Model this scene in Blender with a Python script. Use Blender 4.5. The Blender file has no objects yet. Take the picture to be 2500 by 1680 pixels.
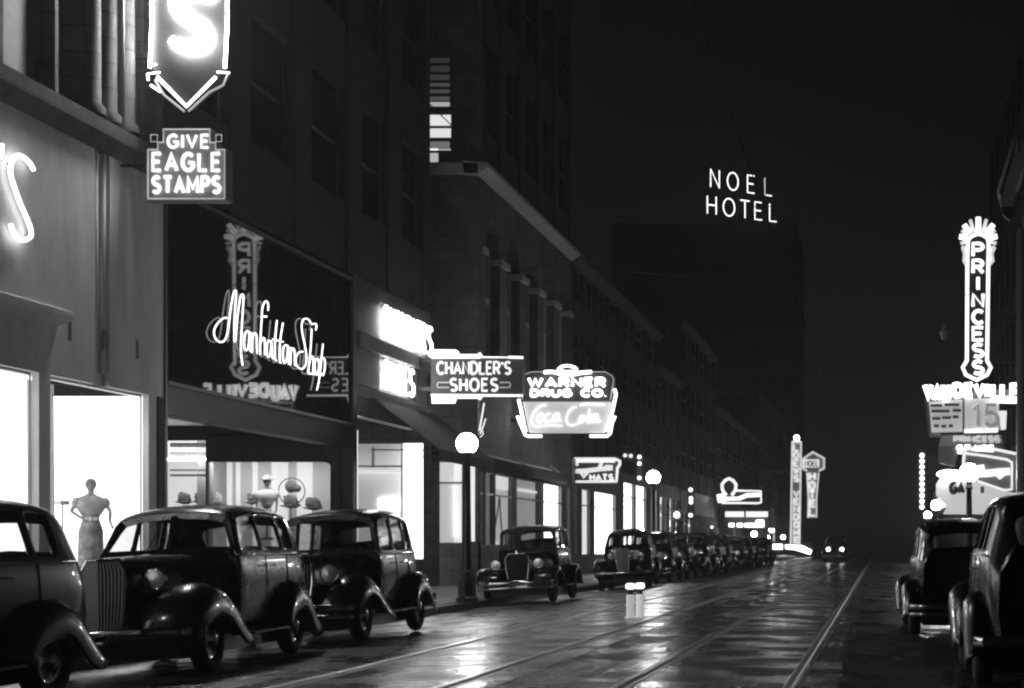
import bpy, math, random
from mathutils import Vector, Matrix
random.seed(7)
R = math.radians
sc = bpy.context.scene
COL = sc.collection

# ------------------------------------------------------------ camera (a view camera with shifted lens)
F, VX, VY, H = 4300.0, 2150.0, 1330.0, 1.2        # focal length and vanishing point in pixels of a 2500 wide frame
cam = bpy.data.cameras.new('camera')
cam.sensor_width = 36.0
cam.lens = F / 2500 * 36
cam.shift_x = (1250 - VX) / 2500
cam.shift_y = (VY - 840) / 2500
cam.clip_start = 0.1
cam.clip_end = 3000
camo = bpy.data.objects.new('camera', cam)
camo.location = (0, 0, H)
camo.rotation_euler = (R(90), 0, 0)
COL.objects.link(camo)
sc.camera = camo

# ------------------------------------------------------------ night sky
w = bpy.data.worlds.new('World')
sc.world = w
w.use_nodes = True
nt = w.node_tree
bg = nt.nodes['Background']
sky = nt.nodes.new('ShaderNodeTexSky')
sky.sky_type = 'NISHITA'
sky.sun_disc = False
sky.sun_elevation = R(3)
sky.sun_rotation = R(150)
bw = nt.nodes.new('ShaderNodeRGBToBW')
nt.links.new(sky.outputs[0], bw.inputs[0])
nt.links.new(bw.outputs[0], bg.inputs['Color'])
bg.inputs['Strength'].default_value = 0.0018
sc.view_settings.view_transform = 'Standard'
sc.view_settings.look = 'None'
sc.view_settings.exposure = 0.0
cy = sc.cycles
cy.use_denoising = True
cy.max_bounces = 6
cy.diffuse_bounces = 3
cy.glossy_bounces = 4
cy.transparent_max_bounces = 16
cy.caustics_reflective = False
cy.caustics_refractive = False
cy.sample_clamp_indirect = 4
cy.sample_clamp_direct = 60
cy.filter_width = 2.3

# ------------------------------------------------------------ pixel of the photograph -> place in the street
def D(px, X): return F * X / (px - VX)            # depth of a column on the long plane x = X
def Z(py, d): return H + (VY - py) * d / F
def XX(px, d): return (px - VX) * d / F
XC, KC = -2.85, 0.0045                            # crown of the road
def road_z(x): return -KC * (x - XC) ** 2

# ------------------------------------------------------------ materials
MATS = {}
def pmat(name, col, rough=0.6, metal=0.0, spec=0.5, var=0.0, vscale=3.0, bump=0.0, bscale=40.0, coat=0.0, rvar=0.0, stretch=None, joints=None):
    if name in MATS: return MATS[name]
    m = bpy.data.materials.new(name); m.use_nodes = True
    n = m.node_tree.nodes; l = m.node_tree.links
    b = n['Principled BSDF']
    b.inputs['Base Color'].default_value = (col, col, col, 1)
    b.inputs['Roughness'].default_value = rough
    b.inputs['Metallic'].default_value = metal
    b.inputs['Specular IOR Level'].default_value = spec
    b.inputs['Coat Weight'].default_value = coat
    b.inputs['Coat Roughness'].default_value = 0.05
    tc = n.new('ShaderNodeTexCoord'); mp = n.new('ShaderNodeMapping')
    l.new(tc.outputs['Object'], mp.inputs[0])
    if stretch: mp.inputs['Scale'].default_value = stretch
    if var or rvar:
        no = n.new('ShaderNodeTexNoise'); no.inputs['Scale'].default_value = vscale; no.inputs['Detail'].default_value = 6
        no.inputs['Roughness'].default_value = 0.65
        l.new(mp.outputs[0], no.inputs['Vector'])
    if var:
        r = n.new('ShaderNodeMapRange')
        r.inputs[1].default_value = 0.3; r.inputs[2].default_value = 0.7
        r.inputs[3].default_value = col * (1 - var); r.inputs[4].default_value = col * (1 + var)
        l.new(no.outputs[0], r.inputs[0]); l.new(r.outputs[0], b.inputs['Base Color'])
    if rvar:
        r = n.new('ShaderNodeMapRange')
        r.inputs[1].default_value = 0.35; r.inputs[2].default_value = 0.65
        r.inputs[3].default_value = max(0.02, rough - rvar); r.inputs[4].default_value = rough + rvar
        l.new(no.outputs[0], r.inputs[0]); l.new(r.outputs[0], b.inputs['Roughness'])
    if bump:
        nb = n.new('ShaderNodeTexNoise'); nb.inputs['Scale'].default_value = bscale; nb.inputs['Detail'].default_value = 4
        l.new(mp.outputs[0], nb.inputs['Vector'])
        bp = n.new('ShaderNodeBump'); bp.inputs['Strength'].default_value = bump; bp.inputs['Distance'].default_value = 0.02
        l.new(nb.outputs[0], bp.inputs['Height']); l.new(bp.outputs[0], b.inputs['Normal'])
    if joints:
        sx = n.new('ShaderNodeSeparateXYZ'); cb = n.new('ShaderNodeCombineXYZ'); ad = n.new('ShaderNodeMath'); ad.operation = 'ADD'
        l.new(tc.outputs['Object'], sx.inputs[0]); l.new(sx.outputs['X'], ad.inputs[0]); l.new(sx.outputs['Y'], ad.inputs[1])
        l.new(ad.outputs[0], cb.inputs['X']); l.new(sx.outputs['Z'], cb.inputs['Y'])
        bk = n.new('ShaderNodeTexBrick'); bk.inputs['Scale'].default_value = 1
        bk.inputs['Brick Width'].default_value = joints[0]; bk.inputs['Row Height'].default_value = joints[1]; bk.inputs['Mortar Size'].default_value = joints[2]
        bk.inputs['Color1'].default_value = (1, 1, 1, 1); bk.inputs['Color2'].default_value = (.82, .82, .82, 1); bk.inputs['Mortar'].default_value = (.5, .5, .5, 1)
        l.new(cb.outputs[0], bk.inputs['Vector'])
        mu = n.new('ShaderNodeMix'); mu.data_type = 'RGBA'; mu.blend_type = 'MULTIPLY'; mu.inputs[0].default_value = 1
        old = b.inputs['Base Color'].links[0].from_socket if b.inputs['Base Color'].links else None
        if old: l.new(old, mu.inputs[6])
        else: mu.inputs[6].default_value = (col, col, col, 1)
        l.new(bk.outputs['Color'], mu.inputs[7]); l.new(mu.outputs[2], b.inputs['Base Color'])
    MATS[name] = m
    return m

def emat(name, strength, col=1.0):
    if name in MATS: return MATS[name]
    m = bpy.data.materials.new(name); m.use_nodes = True
    n = m.node_tree.nodes; l = m.node_tree.links
    b = n['Principled BSDF']
    b.inputs['Base Color'].default_value = (0.7, 0.7, 0.7, 1)
    b.inputs['Emission Color'].default_value = (col, col, col, 1)
    b.inputs['Emission Strength'].default_value = strength
    MATS[name] = m
    return m

def gmat():
    m = bpy.data.materials.new('window_glass'); m.use_nodes = True
    n = m.node_tree.nodes; l = m.node_tree.links
    for x in list(n):
        if x.type != 'OUTPUT_MATERIAL': n.remove(x)
    out = [x for x in n if x.type == 'OUTPUT_MATERIAL'][0]
    t = n.new('ShaderNodeBsdfTransparent'); t.inputs[0].default_value = (.82, .82, .82, 1)
    g = n.new('ShaderNodeBsdfGlossy'); g.inputs['Roughness'].default_value = 0.03
    lw = n.new('ShaderNodeLayerWeight'); lw.inputs[0].default_value = .5
    pw = n.new('ShaderNodeMath'); pw.operation = 'POWER'; pw.inputs[1].default_value = 4.0
    fr = n.new('ShaderNodeMath'); fr.operation = 'MULTIPLY_ADD'; fr.inputs[1].default_value = .8; fr.inputs[2].default_value = .05
    l.new(lw.outputs['Facing'], pw.inputs[0]); l.new(pw.outputs[0], fr.inputs[0])
    mx = n.new('ShaderNodeMixShader')
    l.new(fr.outputs[0], mx.inputs[0]); l.new(t.outputs[0], mx.inputs[1]); l.new(g.outputs[0], mx.inputs[2])
    l.new(mx.outputs[0], out.inputs[0])
    return m

def road_mat():
    m = bpy.data.materials.new('wet_asphalt'); m.use_nodes = True
    n = m.node_tree.nodes; l = m.node_tree.links; b = n['Principled BSDF']
    tc = n.new('ShaderNodeTexCoord')
    mp = n.new('ShaderNodeMapping'); mp.inputs['Scale'].default_value = (1, .55, 1)
    l.new(tc.outputs['Object'], mp.inputs[0])
    a = n.new('ShaderNodeTexNoise'); a.inputs['Scale'].default_value = 1.1; a.inputs['Detail'].default_value = 9; a.inputs['Roughness'].default_value = .72
    l.new(mp.outputs[0], a.inputs['Vector'])
    r = n.new('ShaderNodeMapRange')
    r.inputs[1].default_value = .40; r.inputs[2].default_value = .60; r.inputs[3].default_value = .12; r.inputs[4].default_value = .5
    l.new(a.outputs[0], r.inputs[0]); l.new(r.outputs[0], b.inputs['Roughness'])
    c = n.new('ShaderNodeTexNoise'); c.inputs['Scale'].default_value = 5; c.inputs['Detail'].default_value = 8
    l.new(tc.outputs['Object'], c.inputs['Vector'])
    r2 = n.new('ShaderNodeMapRange')
    r2.inputs[1].default_value = .3; r2.inputs[2].default_value = .7; r2.inputs[3].default_value = .022; r2.inputs[4].default_value = .07
    l.new(c.outputs[0], r2.inputs[0]); l.new(r2.outputs[0], b.inputs['Base Color'])
    # ripples across the lane and fine aggregate
    mp2 = n.new('ShaderNodeMapping'); mp2.inputs['Scale'].default_value = (1.2, 5, 1)
    l.new(tc.outputs['Object'], mp2.inputs[0])
    d = n.new('ShaderNodeTexNoise'); d.inputs['Scale'].default_value = 1.6; d.inputs['Detail'].default_value = 5
    l.new(mp2.outputs[0], d.inputs['Vector'])
    e = n.new('ShaderNodeTexNoise'); e.inputs['Scale'].default_value = 22; e.inputs['Detail'].default_value = 4
    l.new(tc.outputs['Object'], e.inputs['Vector'])
    b1 = n.new('ShaderNodeBump'); b1.inputs['Strength'].default_value = .75; b1.inputs['Distance'].default_value = .05
    b2 = n.new('ShaderNodeBump'); b2.inputs['Strength'].default_value = .6; b2.inputs['Distance'].default_value = .01
    l.new(d.outputs[0], b1.inputs['Height']); l.new(e.outputs[0], b2.inputs['Height'])
    l.new(b1.outputs[0], b2.inputs['Normal']); l.new(b2.outputs[0], b.inputs['Normal'])
    b.inputs['Specular IOR Level'].default_value = 1.0
    return m

def setts_mat():
    m = bpy.data.materials.new('wet_granite_setts'); m.use_nodes = True
    n = m.node_tree.nodes; l = m.node_tree.links; b = n['Principled BSDF']
    tc = n.new('ShaderNodeTexCoord')
    br = n.new('ShaderNodeTexBrick'); br.inputs['Scale'].default_value = 1.0
    br.inputs['Brick Width'].default_value = .24; br.inputs['Row Height'].default_value = .13; br.inputs['Mortar Size'].default_value = .012
    br.inputs['Mortar Smooth'].default_value = .4
    br.inputs['Color1'].default_value = (.05, .05, .05, 1); br.inputs['Color2'].default_value = (.1, .1, .1, 1); br.inputs['Mortar'].default_value = (.02, .02, .02, 1)
    l.new(tc.outputs['Object'], br.inputs['Vector']); l.new(br.outputs[0], b.inputs['Base Color'])
    a = n.new('ShaderNodeTexNoise'); a.inputs['Scale'].default_value = 1.1; a.inputs['Detail'].default_value = 6
    l.new(tc.outputs['Object'], a.inputs['Vector'])
    r = n.new('ShaderNodeMapRange'); r.inputs[1].default_value = .35; r.inputs[2].default_value = .65; r.inputs[3].default_value = .14; r.inputs[4].default_value = .4
    l.new(a.outputs[0], r.inputs[0]); l.new(r.outputs[0], b.inputs['Roughness'])
    iv = n.new('ShaderNodeMath'); iv.operation = 'SUBTRACT'; iv.inputs[0].default_value = 1
    l.new(br.outputs['Fac'], iv.inputs[1])
    e = n.new('ShaderNodeTexNoise'); e.inputs['Scale'].default_value = 5; e.inputs['Detail'].default_value = 5
    l.new(tc.outputs['Object'], e.inputs['Vector'])
    ad = n.new('ShaderNodeMath'); ad.operation = 'MULTIPLY_ADD'; ad.inputs[1].default_value = 1.6
    l.new(e.outputs[0], ad.inputs[0]); l.new(iv.outputs[0], ad.inputs[2])
    b1 = n.new('ShaderNodeBump'); b1.inputs['Strength'].default_value = .6; b1.inputs['Distance'].default_value = .014
    l.new(ad.outputs[0], b1.inputs['Height']); l.new(b1.outputs[0], b.inputs['Normal'])
    return m

GLASS = gmat()
ROAD, SETTS = road_mat(), setts_mat()
WALK = pmat('wet_concrete', .2, .45, var=.35, vscale=1.5, bump=.3, bscale=25, rvar=.2)
KERB = pmat('kerb_granite', .08, .35, var=.3, vscale=4, bump=.3)
RAIL = pmat('polished_rail', .75, .34, metal=1, bump=.1, bscale=20)
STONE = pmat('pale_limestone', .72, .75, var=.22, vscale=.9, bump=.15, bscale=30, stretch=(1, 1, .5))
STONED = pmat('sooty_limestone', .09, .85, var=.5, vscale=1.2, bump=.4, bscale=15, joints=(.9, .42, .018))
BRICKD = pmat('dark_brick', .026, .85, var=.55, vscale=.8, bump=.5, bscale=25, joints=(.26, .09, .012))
DARK = pmat('dark_painted_wood', .03, .5, var=.3, vscale=5)
TRIM = pmat('bronze_trim', .12, .35, metal=.6)
VITRO = pmat('black_glass_panel', .006, .015, spec=.09)
WHITEP = pmat('white_plaster', .75, .7)
GREYP = pmat('grey_backdrop', .42, .8, var=.12, vscale=2)
CLOTH = pmat('grey_cloth', .17, .9, var=.4, vscale=14)
CLOTHL = pmat('pale_cloth', .5, .9, var=.2, vscale=14)
SKIN = pmat('wax_skin', .22, .6)
IRON = pmat('black_iron', .02, .35, bump=.2)
PAINT = pmat('black_car_paint', .009, .24, spec=.3, coat=.3, bump=.04, bscale=90, rvar=.05, vscale=9)
PAINT2 = pmat('haze_grey_car_paint', .05, .25, coat=.6, bump=.06, bscale=70)  # grey base stands for lit haze and dust over the body
CHROME = pmat('chrome', .6, .12, metal=1)
TYRE = pmat('tyre_rubber', .012, .7, bump=.3, bscale=60)
SEAT = pmat('seat_cloth', .05, .9)
LENS = pmat('headlamp_lens', .9, .5, metal=.9, coat=1, bump=.5, bscale=45, var=.2, vscale=18)
GRILLE = pmat('plated_grille', .3, .42, metal=.5)
CANVAS = pmat('awning_canvas', .03, .9, var=.2, vscale=3, bump=.3, bscale=20)
SIGNB = pmat('dark_sign_face', .07, .45, var=.2)
SIGNM = pmat('grey_sign_face', .3, .5)
NEON = emat('neon_tube', 6)
NEONS = emat('store_sign_tube', 42)
NEONX = emat('store_sign_letter_tube', 170)
NEONC = emat('script_sign_tube', 2.4)
NEONB = emat('neon_tube_bright', 22)
NEOND = emat('neon_tube_dim', 1.1)
NEONDD = emat('neon_tube_faint', .3)
GLOBE = emat('globe_lamp_glass', 110)
SHOPW = emat('glowing_shop_wall', 2.3)  # display back wall that glows itself instead of being lit
SHOPG = emat('dimmer_shop_wall', .35)
SHOPC = emat('shop_ceiling_lamp', 20)

# ------------------------------------------------------------ mesh helpers
class MB:
    def __init__(s): s.v = []; s.f = []; s.runs = []
    def each(s, name, mat, parent=None, **kw):
        """one object for every piece added"""
        for vs, fs in s.runs:
            m = MB(); m.add(vs, fs); m.build(name, mat, parent, **kw)
    def add(s, vs, fs):
        s.runs.append((list(vs), list(fs)))
        o = len(s.v); s.v += [tuple(p) for p in vs]; s.f += [tuple(i + o for i in f) for f in fs]; return s
    def box(s, x0, x1, y0, y1, z0, z1):
        x0, x1 = min(x0, x1), max(x0, x1); y0, y1 = min(y0, y1), max(y0, y1); z0, z1 = min(z0, z1), max(z0, z1)
        return s.add([(x0,y0,z0),(x1,y0,z0),(x1,y1,z0),(x0,y1,z0),(x0,y0,z1),(x1,y0,z1),(x1,y1,z1),(x0,y1,z1)],
                     [(0,3,2,1),(4,5,6,7),(0,1,5,4),(1,2,6,5),(2,3,7,6),(3,0,4,7)])
    def quad(s, a, b, c, d): return s.add([a, b, c, d], [(0, 1, 2, 3)])
    def prism(s, pts, ax, a0, a1):
        """polygon pts in the two other axes, pushed along axis ax from a0 to a1"""
        n = len(pts)
        def mk(p, t):
            return (t, p[0], p[1]) if ax == 0 else (p[0], t, p[1]) if ax == 1 else (p[0], p[1], t)
        vs = [mk(p, a0) for p in pts] + [mk(p, a1) for p in pts]
        fs = [tuple(range(n))[::-1], tuple(range(n, 2 * n))] + [(i, (i + 1) % n, (i + 1) % n + n, i + n) for i in range(n)]
        return s.add(vs, fs)
    def lathe(s, prof, n=20, c=(0, 0, 0), ax=2):
        vs, fs = [], []
        for r, h in prof:
            for i in range(n):
                a = 2 * math.pi * i / n; u, v_ = r * math.cos(a), r * math.sin(a)
                p = (u, v_, h) if ax == 2 else (h, u, v_) if ax == 0 else (u, h, v_)
                vs.append((p[0] + c[0], p[1] + c[1], p[2] + c[2]))
        for k in range(len(prof) - 1):
            for i in range(n):
                j = (i + 1) % n
                fs.append((k * n + i, k * n + j, (k + 1) * n + j, (k + 1) * n + i))
        return s.add(vs, fs)
    def sphere(s, c, r, n=16, m=10, sc_=(1, 1, 1)):
        vs, fs = [], []
        for k in range(m + 1):
            t = math.pi * k / m
            for i in range(n):
                a = 2 * math.pi * i / n
                vs.append((c[0] + r * sc_[0] * math.sin(t) * math.cos(a), c[1] + r * sc_[1] * math.sin(t) * math.sin(a), c[2] + r * sc_[2] * math.cos(t)))
        for k in range(m):
            for i in range(n):
                j = (i + 1) % n
                fs.append((k * n + i, (k + 1) * n + i, (k + 1) * n + j, k * n + j))
        return s.add(vs, fs)
    def tube(s, pts, r, n=6, N=None, rn=None, closed=False):
        """a tube along pts; N is the normal of the plane it lies in (any helper direction otherwise)"""
        P = [Vector(p) for p in pts]
        if len(P) < 2: return s
        vs, fs = [], []
        m = len(P)
        for i in range(m):
            if closed: t = (P[(i + 1) % m] - P[i - 1])
            elif i == 0: t = P[1] - P[0]
            elif i == m - 1: t = P[-1] - P[-2]
            else:
                t = (P[i + 1] - P[i]).normalized() + (P[i] - P[i - 1]).normalized()
            if t.length < 1e-6: t = P[min(i + 1, m - 1)] - P[i]
            if t.length < 1e-6: t = Vector((0, 0, 1))
            t.normalize()
            NN = Vector(N).normalized() if N is not None else (Vector((0, 0, 1)) if abs(t.z) < .9 else Vector((0, 1, 0)))
            sd = t.cross(NN).normalized(); nn = sd.cross(t).normalized()
            for k in range(n):
                a = 2 * math.pi * k / n
                vs.append(P[i] + sd * r * math.cos(a) + nn * (rn or r) * math.sin(a))
        for i in range(m - (0 if closed else 1)):
            j = (i + 1) % m
            for k in range(n):
                q = (k + 1) % n
                fs.append((i * n + k, i * n + q, j * n + q, j * n + k))
        if not closed:
            fs.append(tuple(range(n))[::-1]); fs.append(tuple(range((m - 1) * n, m * n)))
        return s.add(vs, fs)
    def build(s, name, mat, parent=None, smooth=False, bevel=0, sub=0, solid=0, angle=None):
        me = bpy.data.meshes.new(name); me.from_pydata(s.v, [], s.f); me.update()
        o = bpy.data.objects.new(name, me); COL.objects.link(o)
        me.materials.append(mat)
        if smooth:
            me.polygons.foreach_set('use_smooth', [True] * len(me.polygons))
        if parent: o.parent = parent
        if solid:
            md = o.modifiers.new('solid', 'SOLIDIFY'); md.thickness = solid; md.offset = -1
        if bevel:
            md = o.modifiers.new('bevel', 'BEVEL'); md.width = bevel; md.segments = 2; md.limit_method = 'ANGLE'
        if sub:
            md = o.modifiers.new('sub', 'SUBSURF'); md.levels = sub; md.render_levels = sub
        return o

def empty(name, label, cat, loc=(0, 0, 0), rot=(0, 0, 0), group=None):
    o = bpy.data.objects.new(name, None); COL.objects.link(o)
    o.location = loc; o.rotation_euler = rot
    o['label'] = label; o['category'] = cat
    if group: o['group'] = group
    return o
def tag(o, label, cat, group=None):
    o['label'] = label; o['category'] = cat
    if group: o['group'] = group
    return o
def struct(o):
    o['kind'] = 'structure'; return o
def copy_tree(o, parent=None):
    c = o.copy(); COL.objects.link(c); c.parent = parent
    for ch in list(o.children): copy_tree(ch, c)
    return c

# ------------------------------------------------------------ stroke lettering
def arc(cx, cy, rx, ry, a0, a1, n=10):
    return [(cx + rx * math.cos(R(a0 + (a1 - a0) * i / n)), cy + ry * math.sin(R(a0 + (a1 - a0) * i / n))) for i in range(n + 1)]
G = {
 'A': (.7, [[(0,0),(.35,1),(.7,0)], [(.13,.33),(.57,.33)]]),
 'B': (.6, [[(0,0),(0,1),(.3,1)] + arc(.32,.76,.24,.24,90,-90,6) + [(0,.52)], [(.3,.52)] + arc(.34,.26,.26,.26,90,-90,6) + [(0,0)]]),
 'C': (.68, [arc(.38,.5,.38,.5,45,315,14)]),
 'D': (.65, [[(0,0),(0,1),(.2,1)] + arc(.2,.5,.45,.5,90,-90,10) + [(0,0)]]),
 'E': (.5, [[(.5,1),(0,1),(0,0),(.5,0)], [(0,.52),(.42,.52)]]),
 'G': (.72, [arc(.38,.5,.38,.5,45,330,14) + [(.72,.3),(.72,.46),(.42,.46)]]),
 'H': (.6, [[(0,0),(0,1)], [(.6,0),(.6,1)], [(0,.5),(.6,.5)]]),
 'I': (.0, [[(0,0),(0,1)]]),
 'K': (.6, [[(0,0),(0,1)], [(.6,1),(0,.42)], [(.18,.58),(.6,0)]]),
 'L': (.48, [[(0,1),(0,0),(.48,0)]]),
 'M': (.8, [[(0,0),(0,1),(.4,.25),(.8,1),(.8,0)]]),
 'N': (.62, [[(0,0),(0,1),(.62,0),(.62,1)]]),
 'O': (.78, [arc(.39,.5,.39,.5,90,450,20)]),
 'P': (.58, [[(0,0),(0,1),(.3,1)] + arc(.32,.74,.26,.26,90,-90,6) + [(0,.48)]]),
 'R': (.6, [[(0,0),(0,1),(.3,1)] + arc(.32,.74,.26,.26,90,-90,6) + [(0,.48)], [(.28,.48),(.6,0)]]),
 'S': (.58, [arc(.3,.75,.27,.25,35,270,9) + arc(.3,.25,.28,.25,90,-145,9)[1:]]),
 'T': (.62, [[(0,1),(.62,1)], [(.31,1),(.31,0)]]),
 'U': (.62, [[(0,1),(0,.32)] + arc(.31,.31,.31,.31,180,360,8) + [(.62,1)]]),
 'V': (.68, [[(0,1),(.34,0),(.68,1)]]),
 'W': (.95, [[(0,1),(.24,0),(.475,.9),(.71,0),(.95,1)]]),
 '1': (.2, [[(0,.75),(.2,1),(.2,0)]]),
 '5': (.55, [[(.5,1),(.08,1),(.04,.56)] + arc(.26,.32,.28,.31,110,-150,9)]),
 '7': (.5, [[(0,1),(.5,1),(.15,0)]]),
 '0': (.5, [arc(.25,.5,.25,.5,90,450,14)]),
 '-': (.4, [[(0,.5),(.4,.5)]]),
 "'": (.06, [[(.06,1),(0,.78)]]),
 '.': (.02, [[(0,.0),(.02,.06)]]),
 ' ': (.35, []),
}
def text_width(t, gap, wid=1.0):
    return sum(G[c][0] * wid for c in t) + gap * (len(t) - 1)
def letters(parent, t, x0, x1, z0, z1, y, mat, r, gap=.28, n=6, rn=None, name='letter', slant=0.0, vertical=False):
    """letters upright in a plane facing -y, fitted into the box x0..x1, z0..z1"""
    h = z1 - z0
    if vertical:
        k = len(t); ch = h / k
        for i, c in enumerate(t):
            if c == ' ': continue
            gw, st = G[c]; hh = ch * .74; ww = min((x1 - x0), hh * .8)
            mb = MB(); zb = z1 - ch * (i + .87)
            for s in st:
                mb.tube([((x0 + x1) / 2 + ((p[0] - gw / 2) / max(gw, .5)) * ww, y, zb + p[1] * hh) for p in s], r, n, (0, -1, 0), rn)
            mb.build(name, mat, parent)
        return
    W = max(text_width(t, gap), .3); k = (x1 - x0) / W; x = x0
    for c in t:
        gw, st = G[c]
        if st:
            mb = MB()
            for s in st:
                mb.tube([(x + p[0] * k + slant * p[1] * h, y, z0 + p[1] * h) for p in s], r, n, (0, -1, 0), rn)
            mb.build(name, mat, parent)
        x += (gw + gap) * k
def line_x(mb, pts, y, r, n=6, rn=None):
    mb.tube([(p[0], y, p[1]) for p in pts], r, n, (0, -1, 0), rn)
def smooth_path(pts, k=4):
    out = []
    P = [pts[0]] + list(pts) + [pts[-1]]
    for i in range(1, len(P) - 2):
        a, b, c, d = P[i - 1], P[i], P[i + 1], P[i + 2]
        for j in range(k):
            t = j / k
            out.append(tuple(.5 * ((2 * b[q]) + (-a[q] + c[q]) * t + (2 * a[q] - 5 * b[q] + 4 * c[q] - d[q]) * t * t + (-a[q] + 3 * b[q] - 3 * c[q] + d[q]) * t ** 3) for q in range(len(b))))
    out.append(tuple(pts[-1]))
    return out

# ============================================================ GROUND
KL, KR = -8.55, 3.0                                # kerb lines
def sheet(name, xs, y0, y1, mat, zoff=0.0, ny=1, zf=road_z):
    mb = MB(); vs, fs = [], []
    for j in range(ny + 1):
        for x in xs: vs.append((x, y0 + (y1 - y0) * j / ny, zf(x) + zoff))
    n = len(xs)
    for j in range(ny):
        for i in range(n - 1): fs.append((j * n + i, j * n + i + 1, (j + 1) * n + i + 1, (j + 1) * n + i))
    mb.add(vs, fs)
    return mb.build(name, mat, smooth=True)
xs = [KL + (KR - KL) * i / 28 for i in range(29)]
struct(sheet('road', xs, -10, 900, ROAD))
gz = road_z(KL)
g = MB(); g.box(-200, 200, -60, 900, -1.6, -.9); struct(g.build('ground', DARK))
g = MB(); g.box(-30, KL - .16, -10, 900, -.8, gz + .165); struct(g.build('sidewalk', WALK))
g = MB(); g.box(KR + .16, 30, -10, 900, -.8, road_z(KR) + .165); struct(g.build('sidewalk', WALK))
g = MB(); g.box(KL - .157, KL, -10, 900, -.8, gz + .15); struct(g.build('kerb', KERB, bevel=.02))
g = MB(); g.box(KR, KR + .157, -10, 900, -.8, road_z(KR) + .15); struct(g.build('kerb', KERB, bevel=.02))
SWZ = gz + .165
for a, b in ((-2.25, -.72), (-5.2, -3.6)):
    c = sheet('track_paving', [a - .35 + (b - a + .7) * i / 8 for i in range(9)], -10, 700, SETTS, .005)
    struct(c)
for i, x in enumerate((-.78, -2.2, -3.66, -5.12)):
    t = empty('streetcar_rail', ('rightmost wet streetcar rail, running beside the right parked cars', 'bright streetcar rail, second from the right in the roadway',
        'streetcar rail, third from the right, passing the two white markers', 'leftmost streetcar rail, passing beside the left parked cars')[i], 'rail', (x, 0, road_z(x)), group='streetcar rails in the road')
    m = MB(); m.prism([(-.045, -.02), (.045, -.02), (.043, .020), (.028, .028), (-.028, .028), (-.043, .020)], 1, -8, 600); m.build('rail_head', RAIL, t)
    m = MB(); m.prism([(.075, -.02), (.1, -.02), (.1, .014), (.075, .014)], 1, -8, 600); m.build('guard_lip', RAIL, t)

# ============================================================ CARS
def glass_part(name, vs, fs, parent):
    m = MB(); m.add(vs, fs); return m.build(name, GLASS, parent)

STY = {
 'round': dict(h=1.82, belt=1.22, wb=.72, wt=.60, sill=.40, rake=.55, st=[1.10, 1.19, 1.95, 2.04, 2.74, 2.82, 3.16, 3.46, 3.68, 3.80],
     roof=[-.11, -.05, 0, 0, 0, -.01, -.02, -.06, -.20, -.48], wf=[.97, 1, 1, 1, 1, 1, .99, .97, .92, .80], nose=-.62, hood0=1.22, hood1=1.27, nw=.20, wbase=2.85, tail='slope'),
 'upright': dict(h=1.80, belt=1.15, wb=.70, wt=.63, sill=.42, rake=.22, st=[1.15, 1.22, 1.90, 2.00, 2.58, 2.66, 2.98, 3.22, 3.36, 3.46],
     roof=[-.10, -.05, -.01, 0, 0, -.02, -.05, -.10, -.22, -.44], wf=[.97, 1, 1, 1, 1, .99, .97, .93, .88, .80], nose=-.42, hood0=1.15, hood1=1.18, nw=.27, wbase=2.85, tail='up'),
 'boxy': dict(h=1.78, belt=1.17, wb=.68, wt=.64, sill=.45, rake=.06, st=[1.10, 1.16, 1.80, 1.88, 2.46, 2.54, 2.86, 3.06, 3.16, 3.22],
     roof=[-.06, -.03, 0, 0, 0, -.01, -.02, -.06, -.14, -.30], wf=[.98, 1, 1, 1, 1, 1, .99, .97, .94, .88], nose=-.28, hood0=1.13, hood1=1.17, nw=.26, wbase=2.7, tail='up'),
}
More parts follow.
